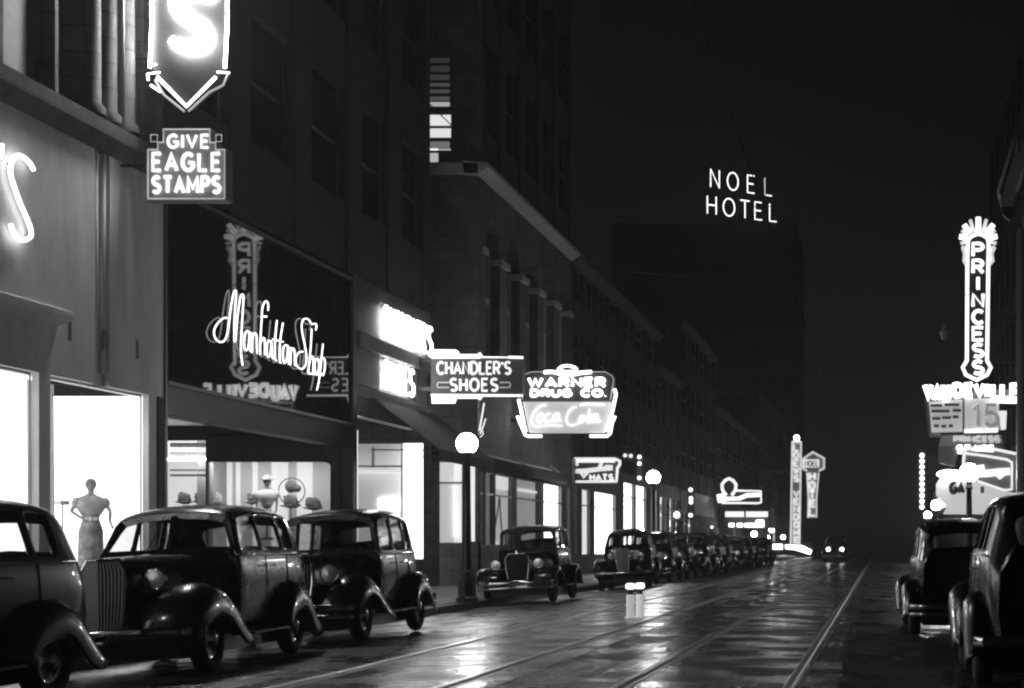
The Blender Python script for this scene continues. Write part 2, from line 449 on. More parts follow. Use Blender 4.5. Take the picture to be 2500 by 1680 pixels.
def make_car(style, label, loc, yaw=0, roll=0, paint=PAINT, plate=None, lit=False, group=None, facing_away=False, plain=False):
    P = STY[style]
    root = empty('parked_car', label, 'car', loc, (0, R(roll), R(yaw)), group)
    mid = P['wbase'] / 2
    def Y(y): return y - mid
    # ---- body shell: stations along the car, half section points
    secs = []
    n = len(P['st'])
    for i, y in enumerate(P['st']):
        w = P['wf'][i]; zr = P['h'] + P['roof'][i]
        tl = max(0, (i - (n - 4)) / 3)
        belt = P['belt'] - .18 * max(0, (i - (n - 3))) / 2 * (1 if P['tail'] == 'slope' else .3)
        belt = min(belt, zr - .12)
        wtop = P['wt'] * w; wbe = P['wb'] * (1 - (1 - w) * .8)
        zwt = belt + (zr - belt) * .74
        pts = [(wbe - .05, P['sill']), (wbe + .015, (P['sill'] + belt) / 2), (wbe, belt), (wbe - .025, belt + .05), (wtop, zwt), (wtop - .045, zwt + (zr - zwt) * .5), (wtop - .22, zr - .022), (0, zr)]
        k = P['rake'] if i <= 1 else (P['rake'] * .15 if i == 2 else 0)
        row = []
        for (x, z) in pts:
            yy = y + k * max(0, z - belt) - (0 if i else .0)
            if i >= n - 2: yy += -.10 * abs(z - .8) * (1 if P['tail'] == 'slope' else .3)
            row.append((x, Y(yy), z))
        secs.append(row)
    vs, fs = [], []
    K = 15
    for row in secs:
        full = row + [(-p[0], p[1], p[2]) for p in row[-2::-1]]
        vs += full
    wins, rear = [], []
    for i in range(n - 1):
        for j in range(K - 1):
            f = (i * K + j, (i + 1) * K + j, (i + 1) * K + j + 1, i * K + j + 1)
            if j in (3, 10) and i in (1, 3, 5): wins.append(f); continue
            if i == n - 2 and j in (5, 6, 7, 8): rear.append(f); continue
            fs.append(f)
    # tail cap and floor
    fs.append(tuple((n - 1) * K + j for j in range(K)))
    b = MB(); b.add(vs, fs)
    body = b.build('body', paint, root, smooth=True, sub=2)
    hole = {}
    for f in wins:
        for a_, b_ in zip(f, f[1:] + f[:1]): hole[tuple(sorted((a_, b_)))] = .92
    for f in rear:
        for a_, b_ in zip(f, f[1:] + f[:1]): hole[tuple(sorted((a_, b_)))] = .7
    cv = body.data.attributes.new('crease_vert', 'FLOAT', 'POINT')
    for f in wins:
        for a_ in f: cv.data[a_].value = .55
    for a_ in (3, 4, 10, 11): cv.data[a_].value = .5
    ca = body.data.attributes.new('crease_edge', 'FLOAT', 'EDGE')
    for e in body.data.edges:
        kk_ = tuple(sorted(e.vertices))
        if kk_ in hole: ca.data[e.index].value = hole[kk_]
        elif kk_[1] < K and 3 <= kk_[0] and kk_[1] <= 11: ca.data[e.index].value = .8
    md = body.modifiers.new('solid', 'SOLIDIFY'); md.thickness = .03; md.offset = -1
    for k, f in enumerate(wins):
        q = [Vector(vs[a]) for a in f]; c = sum(q, Vector()) / 4
        q = [c + (p - c) * 1.06 + Vector((-.022 if p.x > 0 else .022, 0, 0)) for p in q]
        glass_part('side_window', q, [(0, 1, 2, 3)], root)
    if rear:
        for f in rear:
            q = [Vector(vs[a]) + Vector((0, -.02, -.01)) for a in f]
            glass_part('rear_window', q, [(0, 1, 2, 3)], root)
    # windshield frame from first section
    ring = [Vector(p) for p in (secs[0][3:] + [(-p[0], p[1], p[2]) for p in secs[0][-2:2:-1]])]
    c = sum(ring, Vector()) / len(ring)
    m_ = len(ring)
    inner = []
    for p in ring:
        q = p + (c - p) * .10; q.z = min(q.z, p.z - .07) if p.z > c.z else max(q.z, p.z + .035); inner.append(q)
    fr = MB(); fr.add(ring + inner, [(i, (i + 1) % m_, (i + 1) % m_ + m_, i + m_) for i in range(m_)])
    top, bot = inner[m_ // 2], (inner[0] + inner[-1]) / 2
    if style == 'round': fr.tube([top + Vector((0, -.01, 0)), bot + Vector((0, -.01, 0))], .014)
    fr.build('windshield_frame', paint, root, solid=.03)
    glass_part('windshield', [p + Vector((0, .012, 0)) for p in inner], [tuple(range(m_))], root)
    # ---- hood
    h = MB(); hv, hf = [], []
    ys = [P['nose'], P['nose'] + .05, P['nose'] + .45, .45, .85, 1.10, P['st'][0] + .1]
    ws = [P['nw'], P['nw'] + .03, P['nw'] + .11, .42, .54, .64, P['wb'] - .02]
    if style != 'round': ws = [P['nw'], P['nw'] + .01, P['nw'] + .05, .40, .50, .60, P['wb'] - .02]
    m = len(ys)
    for i in range(m):
        t = i / (m - 1); zt = P['hood0'] + (P['hood1'] - P['hood0']) * t; w_ = ws[i]
        if i == 0 and style == 'round': zt -= .04
        half = [(w_ * .96, .46), (w_, .75), (w_ * .98, zt - .20), (w_ * .84, zt - .07), (w_ * .5, zt - .015), (0, zt)]
        full = half + [(-x, z) for x, z in half[-2::-1]]
        hv += [(x, Y(ys[i]), z) for x, z in full]
    k = 11
    for i in range(m - 1):
        for j in range(k - 1): hf.append((i * k + j, (i + 1) * k + j, (i + 1) * k + j + 1, i * k + j + 1))
    h.add(hv, hf); ho = h.build('hood', paint, root, smooth=True, sub=1)
    if not plain:
        lv = MB()
        for s in (-1, 1):
            for q in range(9):
                yy = P['nose'] + .62 + q * .1; ww = P['nw'] + .15 + (yy - P['nose'] - .5) * .19
                lv.tube([(s * (ww + .005), Y(yy), .66), (s * (ww + .005), Y(yy + .03), .90)], .008, 4)
        lv.each('hood_louvre', paint, ho)
    # ---- grille
    g = MB(); gv, gf = [], []
    nb = 30 if not plain else 14
    zb_, zt_ = (.46, P['hood0'] - .02)
    rows = [0, .12, .5, .85, 1.0]
    wr = [.66, .80, .96, 1.0, .72]
    for r_, wv in zip(rows, wr):
        for i in range(nb + 1):
            u = -1 + 2 * i / nb; x = u * P['nw'] * wv
            prow = (1 - abs(u)) * (.12 if style == 'round' else .03)
            yy = P['nose'] - .03 - prow - (.012 if i % 2 else 0) + .05 * r_ * (1 if style == 'round' else .6)
            gv.append((x, Y(yy), zb_ + (zt_ - zb_) * r_))
    for q in range(len(rows) - 1):
        for i in range(nb):
            a = q * (nb + 1) + i
            gf.append((a, a + 1, a + nb + 2, a + nb + 1))
    g.add(gv, gf); gr = g.build('grille', GRILLE if style == 'round' else IRON, root, smooth=False)
    gs = MB()
    loop = [gv[i * (nb + 1)] for i in range(5)] + [gv[4 * (nb + 1) + i] for i in range(1, nb)] + [gv[(4 - i) * (nb + 1) + nb] for i in range(5)]
    gs.tube(loop, .02 if style != 'round' else .014, 6, (0, -1, 0)); gs.build('grille_shell', CHROME, root, smooth=True)
    if style != 'round':
        cap = MB(); cap.lathe([(.03, 0), (.035, .03), (.02, .06), (.0, .075)], 10, (0, Y(P['nose'] + .0), P['hood0'] - .005)); cap.build('radiator_cap', CHROME, root, smooth=True)
    # ---- fenders
    def fender(side, front):
        if front:
            path = {'round': [(-.66, .34), (-.74, .50), (-.66, .69), (-.43, .84), (-.12, .90), (.20, .86), (.50, .70), (.78, .48), (1.0, .355)],
                    'upright': [(-.56, .38), (-.58, .55), (-.46, .72), (-.2, .83), (.1, .84), (.42, .72), (.75, .52), (1.05, .365)],
                    'boxy': [(-.48, .42), (-.50, .58), (-.38, .73), (-.12, .82), (.16, .80), (.48, .64), (.8, .46), (1.0, .385)]}[style]
            sw = [.70, .80, .93, .99, 1, 1, 1, .98, .95]
        else:
            o = P['wbase']
            path = [(o - .66, .36), (o - .56, .56), (o - .36, .74), (o - .08, .83), (o + .2, .80), (o + .44, .64), (o + .62, .42), (o + .70, .34)]
            if style == 'round': path = [(y_ * 1.0, z_ * 1.03) for y_, z_ in path[:-1]] + [(o + .76, .33)]
            sw = [.95, 1, 1, 1, .98, .9, .8, .7, .7]
        xin, xout = (.30 if style == 'round' else .36, .90) if front else (.56, .89)
        prof = [(0, -.10), (.12, -.01), (.35, .05), (.60, .06), (.84, .02), (.97, -.08), (1.0, -.20), (.995, -.30 if style == 'round' else -.23)]
        if style == 'boxy': prof = [(0, -.03), (.2, .0), (.45, .02), (.75, .015), (.95, -.02), (1.0, -.06), (1.0, -.08), (1, -.1)]
        vs2, fs2 = [], []
        for i, (y_, z_) in enumerate(path):
            a = path[max(0, i - 1)]; c_ = path[min(len(path) - 1, i + 1)]
            t = Vector((c_[0] - a[0], c_[1] - a[1])).normalized(); nn = Vector((-t.y, t.x))
            if nn.y < 0 and 0 < i < len(path) - 2 and abs(t.x) > .5: nn = -nn
            for (u, h_) in prof:
                x = xin + (xout - xin) * (u if not front else .5 + (u - .5) * (sw[min(i, 8)] * .5 + .5)) - (.04 * (1 - sw[min(i, 8)]) if front else 0)
                hh = h_ * (1 if 1 < i < len(path) - 1 else .5)
                vs2.append((side * x, Y(y_ + nn.x * hh), z_ + nn.y * hh))
        kk = len(prof)
        for i in range(len(path) - 1):
            for j in range(kk - 1): fs2.append((i * kk + j, i * kk + j + 1, (i + 1) * kk + j + 1, (i + 1) * kk + j))
        f_ = MB(); f_.add(vs2, fs2)
        ob = f_.build('fender', paint, root, smooth=True, sub=1)
        md = ob.modifiers.new('solid', 'SOLIDIFY'); md.thickness = .015; md.offset = -1
        return ob
    for s in (-1, 1):
        fender(s, True); fender(s, False)
        rb = MB(); rb.box(s * .64, s * .88, Y(.95), Y(P['wbase'] - .60), .335, .37); rb.build('running_board', paint, root, bevel=.012)
    ch = MB(); ch.box(-.60, .60, Y(-.3), Y(P['wbase'] + .55), .18, .46); ch.box(-.40, .40, Y(-.45), Y(.9), .36, .5); ch.build('chassis', IRON, root)
    # ---- wheels
    for s in (-1, 1):
        for yy in (0, P['wbase']):
            wl = MB(); pr = []
            Rw, tw = .365, .082
            for a in range(0, 361, 30):
                ca, sa = math.cos(R(a)), math.sin(R(a))
                pr.append((Rw - .085 + .085 * ca, tw * sa))
            wl.lathe(pr, 28, (s * .70, Y(yy), Rw - .005), 0)
            wh = wl.build('wheel', TYRE, root, smooth=True)
            if not plain:
                rm = MB(); rm.lathe([(.225, s * .05), (.20, s * .035), (.10, s * .06), (.09, s * .085), (.05, s * .1), (0, s * .105)], 20, (s * .70, Y(yy), Rw - .005), 0)
                rm.build('hubcap', CHROME if style != 'boxy' else paint, wh, smooth=True)
    # ---- headlights
    hx, hy, hz, hr = {'round': (.36, -.34, .99, .10), 'upright': (.45, -.38, .90, .115), 'boxy': (.47, -.34, .88, .11)}[style]
    for s in (-1, 1):
        hl = MB(); L = .30 if style == 'round' else .22
        hl.lathe([(hr, 0), (hr * 1.02, .03), (hr * .9, L * .4), (hr * .55, L * .8), (0.001, L)], 18, (s * hx, Y(hy), hz), 1)
        ho2 = hl.build('headlight', CHROME if style != 'round' else paint, root, smooth=True)
        ln = MB(); ln.lathe([(.001, -.028), (hr * .5, -.022), (hr * .9, -.002), (hr * .97, .004)], 18, (s * hx, Y(hy), hz), 1)
        ln.build('lens', NEONB if lit else LENS, ho2, smooth=True)
        rg = MB(); rg.tube([(s * hx + hr * math.cos(R(a)), Y(hy) + .002, hz + hr * math.sin(R(a))) for a in range(0, 360, 20)], .008, 6, (0, 1, 0), closed=True)
        rg.build('rim', CHROME, ho2, smooth=True)
    # ---- bumpers
    for y_, sg in ((P['nose'] - .26 - (.04 if style == 'round' else .18), -1), (P['wbase'] + .98, 1)):
        bp = MB(); pth = [(-.82, Y(y_ - sg * .14), .47), (-.74, Y(y_ - sg * .05), .47), (-.4, Y(y_), .47), (0, Y(y_ + sg * .01), .47), (.4, Y(y_), .47), (.74, Y(y_ - sg * .05), .47), (.82, Y(y_ - sg * .14), .47)]
        bp.tube(pth, .012, 8, (0, 0, 1), rn=.05)
        if style != 'round' : bp.tube([(a_, b_, c_ - .11) for a_, b_, c_ in pth], .010, 8, (0, 0, 1), rn=.035)
        for s in (-.32, .32):
            bp.box(s - .025, s + .025, Y(y_), Y(y_ - sg * .40), .43, .47)
        bp.build('bumper', CHROME, root, smooth=True)
    if plate:
        pm = MB(); y_ = P['nose'] - .42
        pm.box(-.02, .30, Y(y_), Y(y_ + .012), .50, .64); pp = pm.build('license_plate', SIGNM, root)
        letters(pp, plate, .01, .27, .53, .61, Y(y_ - .006), DARK, .007, n=4, name='digit')
    # ---- belt moulding, door lines and handles
    bl = MB()
    for s in (-1, 1):
        bl.tube([(s * (P['wb'] * (1 - (1 - P['wf'][i]) * .8) + .006), Y(P['st'][i]), P['belt'] - .01) for i in range(0, n - 2)], .011, 5)
    bl.each('belt_moulding', paint if style == 'boxy' else CHROME, root, smooth=True)
    if not plain:
        dh = MB()
        for s in (-1, 1):
            for q in (P['st'][2] - .12, P['st'][3] + .12): dh.tube([(s * (P['wb'] + .02), Y(q), P['belt'] - .14), (s * (P['wb'] + .045), Y(q + .01), P['belt'] - .14), (s * (P['wb'] + .045), Y(q + .12), P['belt'] - .14)], .01, 6)
        dh.each('door_handle', CHROME, root, smooth=True)
        dl = MB()
        for s in (-1, 1):
            for q in (P['st'][1] - .02, (P['st'][2] + P['st'][3]) / 2, P['st'][4] + .05):
                dl.tube([(s * (P['wb'] - .02), Y(q), .44), (s * (P['wb'] + .0145), Y(q), .78), (s * (P['wb'] + .001), Y(q), P['belt'] - .03)], .006, 4)
        dl.each('door_seam', IRON, root)
    # ---- seats and steering wheel
    se = MB()
    for q in (2.02, 3.0): se.prism([(-.56, .5), (.56, .5), (.56, 1.12), (.48, 1.2), (-.48, 1.2), (-.56, 1.12)], 1, Y(q), Y(q + .14))
    se.box(-.6, .6, Y(1.45), Y(2.0), .5, .72); se.each('seat', SEAT, root, bevel=.04)
    if not plain:
        stw = MB(); c0 = Vector((.33, Y(1.48), 1.14))
        stw.tube([c0 + Vector((.19 * math.cos(R(a)), .08 * math.sin(R(a)), .17 * math.sin(R(a)))) for a in range(0, 360, 20)], .011, 6, closed=True)
        stw.tube([c0, c0 + Vector((0, -.3, -.25))], .015)
        stw.tube([c0 + Vector((-.19, 0, 0)), c0 + Vector((.19, 0, 0))], .008)
        stw.build('steering_wheel', IRON, root, smooth=True)
        wp = MB(); wp.tube([(-.22, Y(P['st'][0] - .0), P['belt'] + .06), (-.12, Y(P['st'][0] + .12 * P['rake']), P['belt'] + .26)], .006, 4); wp.build('wiper', IRON, root)
    if style != 'boxy' and not plain:
        tl_ = MB(); tl_.sphere((-.74, Y(P['wbase'] + .52), .80), .045, 12, 8, (1, 1.3, 1)); tl_.build('tail_lamp', CHROME, root, smooth=True)
    return root

def gzc(x): return road_z(x)
LANE = 'cars parked along the left kerb'
c1 = make_car('round', 'grey rounded sedan nearest on the left, cut off by the photo edge', (-7.47, 12.74, gzc(-7.52) + .0), 0, -2.6, PAINT2, group=LANE)
c1.scale = (1.03, 1.05, .93)
c2 = make_car('round', 'black rounded sedan with pale tall grille parked before the dress shop, nose towards the viewer', (-7.42, 18.77, gzc(-7.5) + .0), 4, -2.8, PAINT, group=LANE)
c2.scale = (1.02, 1.08, .96)
c3 = make_car('upright', 'black upright sedan with large round headlamps and tilted front plate, behind the black rounded sedan', (-7.50, 24.35, gzc(-7.62) + .0), 2, -3, PAINT, plate='10-177', group=LANE)
c4 = make_car('boxy', 'old boxy black sedan beside the near globe street lamp, beyond the gap', (-8.02, 40.6, gzc(-8.0) + .01), 1, -3, PAINT, group=LANE)
c3.scale = (1.02, 1.08, 1.01)

far = make_car('round', 'dark sedan with windscreen glint parked in front of the hat shop', (-7.75, 54.5, gzc(-7.75)), 3, -3, PAINT, group=LANE, plain=True)
farb = make_car('upright', 'dark upright sedan directly behind the sedan at the hat shop', (-7.75, 60.4, gzc(-7.75)), 0, -3, PAINT, group=LANE, plain=True)
farc = make_car('boxy', 'dark sedan in the far row, third beyond the old boxy sedan', (-7.72, 66.3, gzc(-7.75)), 1, -3, PAINT, group=LANE, plain=True)
names = ['dark sedan in the far row, third beyond the old boxy sedan', 'dark sedan in the far row, fourth beyond the old boxy sedan', 'dark sedan in the far row, fifth beyond the old boxy sedan',
         'small dark sedan in the far row, sixth beyond the old boxy sedan', 'small dark sedan in the far row, seventh beyond the old boxy sedan', 'small dark sedan in the far row, eighth beyond the old boxy sedan',
         'tiny dark sedan in the far row, ninth beyond the old boxy sedan', 'tiny dark sedan in the far row, tenth beyond the old boxy sedan', 'tiny dark sedan at the far end of the left row']
for i, nm in enumerate(names):
    o = farc if i == 0 else copy_tree((farc, far, farb, far, farc, farb, farb, far, farc)[i])
    o.rotation_euler.z = R(random.uniform(-3, 4))
    o.location = (-7.72 + random.uniform(-.15, .15), 66.3 + i * 6.1 + random.uniform(-.5, .5), gzc(-7.75)); o['label'] = nm
# right side, seen from behind
RG = 'cars parked along the right kerb'
make_car('round', 'black sedan cut off by the right edge, curved body full of bright reflections', (1.63, 17.5, gzc(2.0)), 180, 0, PAINT, group=RG)
c6 = make_car('upright', 'black sedan seen from behind, just ahead of the car cut off at the right edge', (1.15, 26.2, gzc(1.17)), 181, 0, PAINT, group=RG)
c6.scale = (1, 1, .92)
# a car coming along the street with its lamps lit
make_car('upright', 'distant car with both headlamps lit at the far end of the road', (-3.0, 118, gzc(-3)), 0, 0, PAINT, lit=True, plain=True).name = 'driving_car'

# ============================================================ STREET LAMPS
def street_lamp(x, y, hgt, label, z0, r=.215):
    t = empty('street_lamp', label, 'street lamp', (x, y, z0), group='globe street lamps')
    b = MB(); b.lathe([(.24, 0), (.24, .08), (.19, .12), (.18, .45), (.14, .52), (.13, .62), (.10, .66)], 8); b.build('base', IRON, t, bevel=.01)
    p = MB(); p.lathe([(.10, .66), (.092, 1.2), (.08, 2.2), (.072, hgt - .45), (.10, hgt - .43), (.10, hgt - .38), (.075, hgt - .35), (.085, hgt - .26)], 14); p.build('post', IRON, t, smooth=True)
    c = MB(); c.lathe([(.085, hgt - .26), (.15, hgt - .21), (.155, hgt - .18), (.10, hgt - .17)], 16); c.build('collar', IRON, t, smooth=True)
    g = MB(); g.sphere((0, 0, hgt), r, 24, 14, (1, 1, 1)); g.build('globe', GLOBE, t, smooth=True)
    return t
L0 = street_lamp(XX(1140, 36.4), 36.4, Z(1083, 36.4) - SWZ, 'near globe lamp on an iron post between the sedans', SWZ)
street_lamp(XX(1595, 63), 63, Z(1166, 63) - SWZ, 'second globe lamp along the left kerb, right of the hat shop sign', SWZ, .24)
street_lamp(-8.95, 13.0, 3.3, 'added unseen globe lamp by the nearest left sedan', SWZ)  # added lamp outside the view, brightens the stone band and near cars
street_lamp(XX(2366, 48), 48, Z(1155, 48) - SWZ, 'globe lamp on a dark post before the bright theatre signs', SWZ, .26)
for (px, py, dd, rr, lb) in ((2286, 1234, 82, .24, 'glowing globe lamp left of the bright garage sign, upper of the pair'), (2265, 1258, 118, .24, 'small glowing globe lamp under the string of bulbs'),
        (1884, 1294, 150, .2, 'topmost globe of the cluster of far street lamps'), (1873, 1312, 190, .24, 'leftmost globe of the cluster of far street lamps'), (1892, 1314, 215, .24, 'middle lower globe of the cluster of far street lamps'),
        (1912, 1312, 200, .24, 'rightmost globe of the cluster of far street lamps'), (1841, 1304, 130, .2, 'far globe lamp below the lit shop front strips')):
    street_lamp(XX(px, dd), dd, Z(py, dd) - SWZ, lb, SWZ, rr)

# ============================================================ BUILDINGS, LEFT
XF = -13.0
def fdisp(px): return D(px, XF)
dB1, dM, dC = fdisp(400), fdisp(866), fdisp(1050)
ZT = 7.75
def facade(parent, X, d0, d1, z0, z1, cols, rows, mat, pier=.5, spandrel=.8, depth=.3, side=-1, winmat=None):
    """upper wall with recessed windows; every window a part"""
    back = X + side * depth
    wl = MB()
    wl.box(back, back + side * .4, d0, d1, z0, z1)
    cw = (d1 - d0) / cols; rh = (z1 - z0) / rows
    for i in range(cols + 1):
        a = d0 + i * cw; p0 = max(d0, a - pier / 2); p1 = min(d1, a + pier / 2)
        wl.box(X, back, p0, p1, z0, z1)
    for j in range(rows):
        zz = z0 + j * rh
        for i in range(cols):
            wl.box(X + side * .06, back, d0 + i * cw + pier / 2, d0 + (i + 1) * cw - pier / 2, zz, zz + spandrel)
    wl.build('wall', mat, parent)
    for j in range(rows):
        for i in range(cols):
            a, b = d0 + i * cw + pier / 2, d0 + (i + 1) * cw - pier / 2
            z_0, z_1 = z0 + j * rh + spandrel, z0 + (j + 1) * rh
            w_ = MB()
            w_.box(back - side * .04, back - side * .09, a, a + .07, z_0, z_1); w_.box(back - side * .04, back - side * .09, b - .07, b, z_0, z_1)
            w_.box(back - side * .04, back - side * .09, a + .07, b - .07, (z_0 + z_1) / 2 - .03, (z_0 + z_1) / 2 + .03)
            wo = w_.build('window', TRIM, parent)
            q = MB(); q.box(back - side * .03, back - side * .05, a + .07, b - .07, z_0, z_1); q.build('pane', winmat or VITRO, wo)

# ---- B1: department store with pale stone band
b1 = empty('department_store', 'pale stone department store at the left edge with two blazing display windows', 'building', (XF, 20, SWZ))
b1.location = (0, 0, 0)
WT = Z(915, fdisp(123))
gA, gB = fdisp(232), fdisp(268)
st = MB()
st.box(XF, XF - .45, 8, gA, WT, ZT); st.box(XF, XF - .45, gB, dB1, WT, ZT); st.box(XF - .09, XF - .45, gA, gB, WT, ZT)
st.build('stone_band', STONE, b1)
gr = MB()
gr.tube([(XF - .04, gA + .12, WT + .2), (XF - .04, gA + .12, ZT)], .035, 8); gr.tube([(XF - .04, gB - .14, WT + .2), (XF - .04, gB - .14, ZT)], .035, 8)
gr.each('pilaster_moulding', STONE, b1, smooth=True)
m = MB(); zc = Z(720, fdisp(0)) - .25
m.prism([(XF, zc), (XF + .28, zc + .1), (XF + .28, zc + .22), (XF, zc + .32)], 1, 18, fdisp(140)); m.build('hood_moulding', STONE, b1, bevel=.02)
m = MB()
for px, py in ((170, 806), (255, 832), (335, 853)):
    dd = fdisp(px); zz = Z(py, dd); m.box(XF + .004, XF - .02, dd - .06, dd + .06, zz - .17, zz + .17)
m.each('vent_slot', DARK, b1)
m = MB(); m.box(XF, XF - .11, fdisp(95), fdisp(123), SWZ, WT); m.box(XF, XF - .11, fdisp(363), dB1 - .32, SWZ, WT); m.each('pier', STONE, b1)
m = MB(); m.box(XF + .03, XF - .5, dB1 - .30, dB1 - .02, SWZ, WT - .0); m.build('corner_pier', STONED, b1)
m = MB(); m.box(XF + .012, XF - .4, 8, fdisp(95), SWZ, .62); m.box(XF + .012, XF - .4, fdisp(123), fdisp(363), SWZ, .62); m.build('bulkhead', TRIM, b1)
for a, b in ((12, fdisp(95)), (fdisp(123), fdisp(363))):
    wn = MB(); wn.box(XF - .12, XF - .15, a, a + .05, .62, WT); wn.box(XF - .12, XF - .15, b - .02, b, .62, WT); wn.box(XF - .12, XF - .15, a, b, WT - .04, WT)
    wo = wn.build('display_window', TRIM, b1)
    q = MB(); q.quad((XF - .17, a, .62), (XF - .17, b, .62), (XF - .17, b, WT), (XF - .17, a, WT)); q.build('pane', GLASS, wo)
sh = MB()
sh.quad((XF - 1.9, 12, .6), (XF - 1.9, dB1 - .35, .6), (XF - 1.9, dB1 - .35, WT + .3), (XF - 1.9, 12, WT + .3))
sh.quad((XF - 1.9, dB1 - .36, .6), (XF - .12, dB1 - .36, .6), (XF - .12, dB1 - .36, WT), (XF - 1.9, dB1 - .36, WT))
sh.build('display_backdrop', SHOPW, b1)
sh = MB(); sh.box(XF - 1.9, XF - .4, 12, dB1 - .35, .5, .6); sh.build('display_floor', WHITEP, b1)
sh = MB(); sh.box(XF - .62, XF - .26, 12.5, dB1 - 1, WT + .12, WT + .16); sh.build('display_lamp', SHOPC, b1)
m = MB(); vs_, fs_ = [], []
for i in range(41):
    yy_ = fdisp(318) + (dB1 - .45 - fdisp(318)) * i / 40
    vs_ += [(XF - 1.78 + .05 * math.sin(i * 1.9), yy_, .6), (XF - 1.80 + .03 * math.sin(i * 1.9), yy_, WT + .2)]
    if i: fs_.append((2 * i - 2, 2 * i, 2 * i + 1, 2 * i - 1))
m.add(vs_, fs_); m.build('drape', pmat('pale_drape', .6, .9), b1, smooth=True)
m = MB(); yy_ = D(143, XF - .9); m.box(XF - .95, XF - .85, yy_ - .02, yy_ + .3, Z(1232, yy_), Z(1222, yy_)); m.tube([(XF - .9, yy_ + .14, .6), (XF - .9, yy_ + .14, Z(1232, yy_))], .02); m.build('price_card', pmat('card_stock', .7, .8), b1)
# upper storey, dark stone with pilasters and windows
m = MB(); m.prism([(XF - .45, ZT), (XF + .03, ZT), (XF + .28, ZT + .2), (XF + .30, ZT + .42), (XF + .10, ZT + .5), (XF - .45, ZT + .5)], 1, 8, dB1); m.build('cornice', STONED, b1)
u = MB(); Z2 = 24
u.box(XF - .5, XF - .9, 8, dB1, ZT + .5, Z2)
for a, b, o in ((-400, 5, 0), (150, 158, -.1), (200, 232, 0), (278, 290, -.05), (306, 322, -.1), (352, 400, 0)):
    u.box(XF + o, XF - .5, fdisp(a), fdisp(b), ZT + .5, Z2)
u.box(XF - .1, XF - .5, fdisp(5), fdisp(150), 11.2, 13); u.box(XF - .2, XF - .5, fdisp(322), fdisp(352), 9.8, 12)
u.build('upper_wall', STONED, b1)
for k_, px in enumerate((214, 256, 299)):
    c = MB(); dd = fdisp(px); c.lathe([(.26, ZT + .5), (.26, ZT + .62), (.19, ZT + .7), (.17, 12), (.16, Z2)], 14, (XF + .02, dd, 0)); c.build('column', STONED, b1, smooth=True)
for a, b, z0_, z1_ in ((5, 46, ZT + .5, 11.2), (50, 150, ZT + .5, 11.2), (322, 352, ZT + .9, 9.8)):
    wn = MB(); d0_, d1_ = fdisp(a), fdisp(b)
    wn.box(XF - .3, XF - .38, d0_, d0_ + .08, z0_, z1_); wn.box(XF - .3, XF - .38, d1_ - .08, d1_, z0_, z1_)
    wo = wn.build('window', STONED, b1); q = MB(); q.box(XF - .39, XF - .42, d0_, d1_, z0_, z1_); q.build('pane', GREYP if a == 50 else VITRO, wo)
m = MB(); dd = fdisp(262); m.tube([(XF + .25, dd, ZT + .5), (XF + .25, dd, 16)], .045, 8); m.build('drain_pipe', SIGNM, b1, smooth=True)
# neon 'S on the band
sg = empty('neon_store_letters', "large white neon apostrophe and letter S on the pale stone band", 'neon sign', (0, 0, 0))
def on_wall(pts, X=XF + .12):
    out = []
    for px, py in pts:
        d_ = D(px, X); out.append((X, d_, Z(py, d_)))
    return out
m = MB(); m.tube(on_wall(smooth_path([(82, 415), (74, 400), (60, 386), (45, 380), (34, 386), (27, 402), (26, 425), (36, 460), (50, 498), (64, 530), (74, 556), (76, 575), (66, 584), (54, 586), (42, 580), (32, 566), (26, 548)], 3)), .034, 8, (1, 0, 0)); m.build('letter', emat('store_letter_tube', 3), sg, smooth=True)
m = MB(); m.tube(on_wall(smooth_path([(4, 352), (3, 368), (-2, 384)], 3)), .034, 8, (1, 0, 0)); m.build('apostrophe', NEON, sg, smooth=True)
m = MB()
for p in ((28, 400), (60, 386), (60, 520), (72, 575)):
    q = on_wall([p], XF + .06)[0]; m.tube([(XF, q[1], q[2]), (XF + .1, q[1], q[2])], .012, 5)
m.each('tube_support', TRIM, sg)

# ---- B2: dress shop with black glass front
b2 = empty('dress_shop_building', 'dark building whose black glass front carries the neon script sign', 'building')
PB = Z(935, fdisp(432))
m = MB(); m.box(XF, XF - .3, dB1 + .12, dM - .35, PB, 7.68); m.build('black_glass_panel', VITRO, b2)
m = MB(); m.box(XF + .03, XF - .4, dB1, dB1 + .10, SWZ, ZT); m.build('edge_trim', TRIM, b2)
m = MB(); m.box(XF + .05, XF - .3, dB1 + .12, dM - .35, 7.683, 7.75); m.box(XF + .04, XF - .3, dB1 + .12, dM - .35, PB - .07, PB - .003); m.each('panel_trim', TRIM, b2)
m = MB(); m.box(XF + .06, XF - .5, dM - .33, dM, SWZ, ZT + .1); m.each('pier', DARK, b2)
m = MB(); m.box(XF - .05, XF - .45, dB1 + .12, dM - .35, PB - .6, PB - .073); m.build('header', DARK, b2)
facade(b2, XF + .0, dB1 + .01, dM, ZT + .12, 30, 3, 5, BRICKD, pier=1.1, spandrel=1.7)
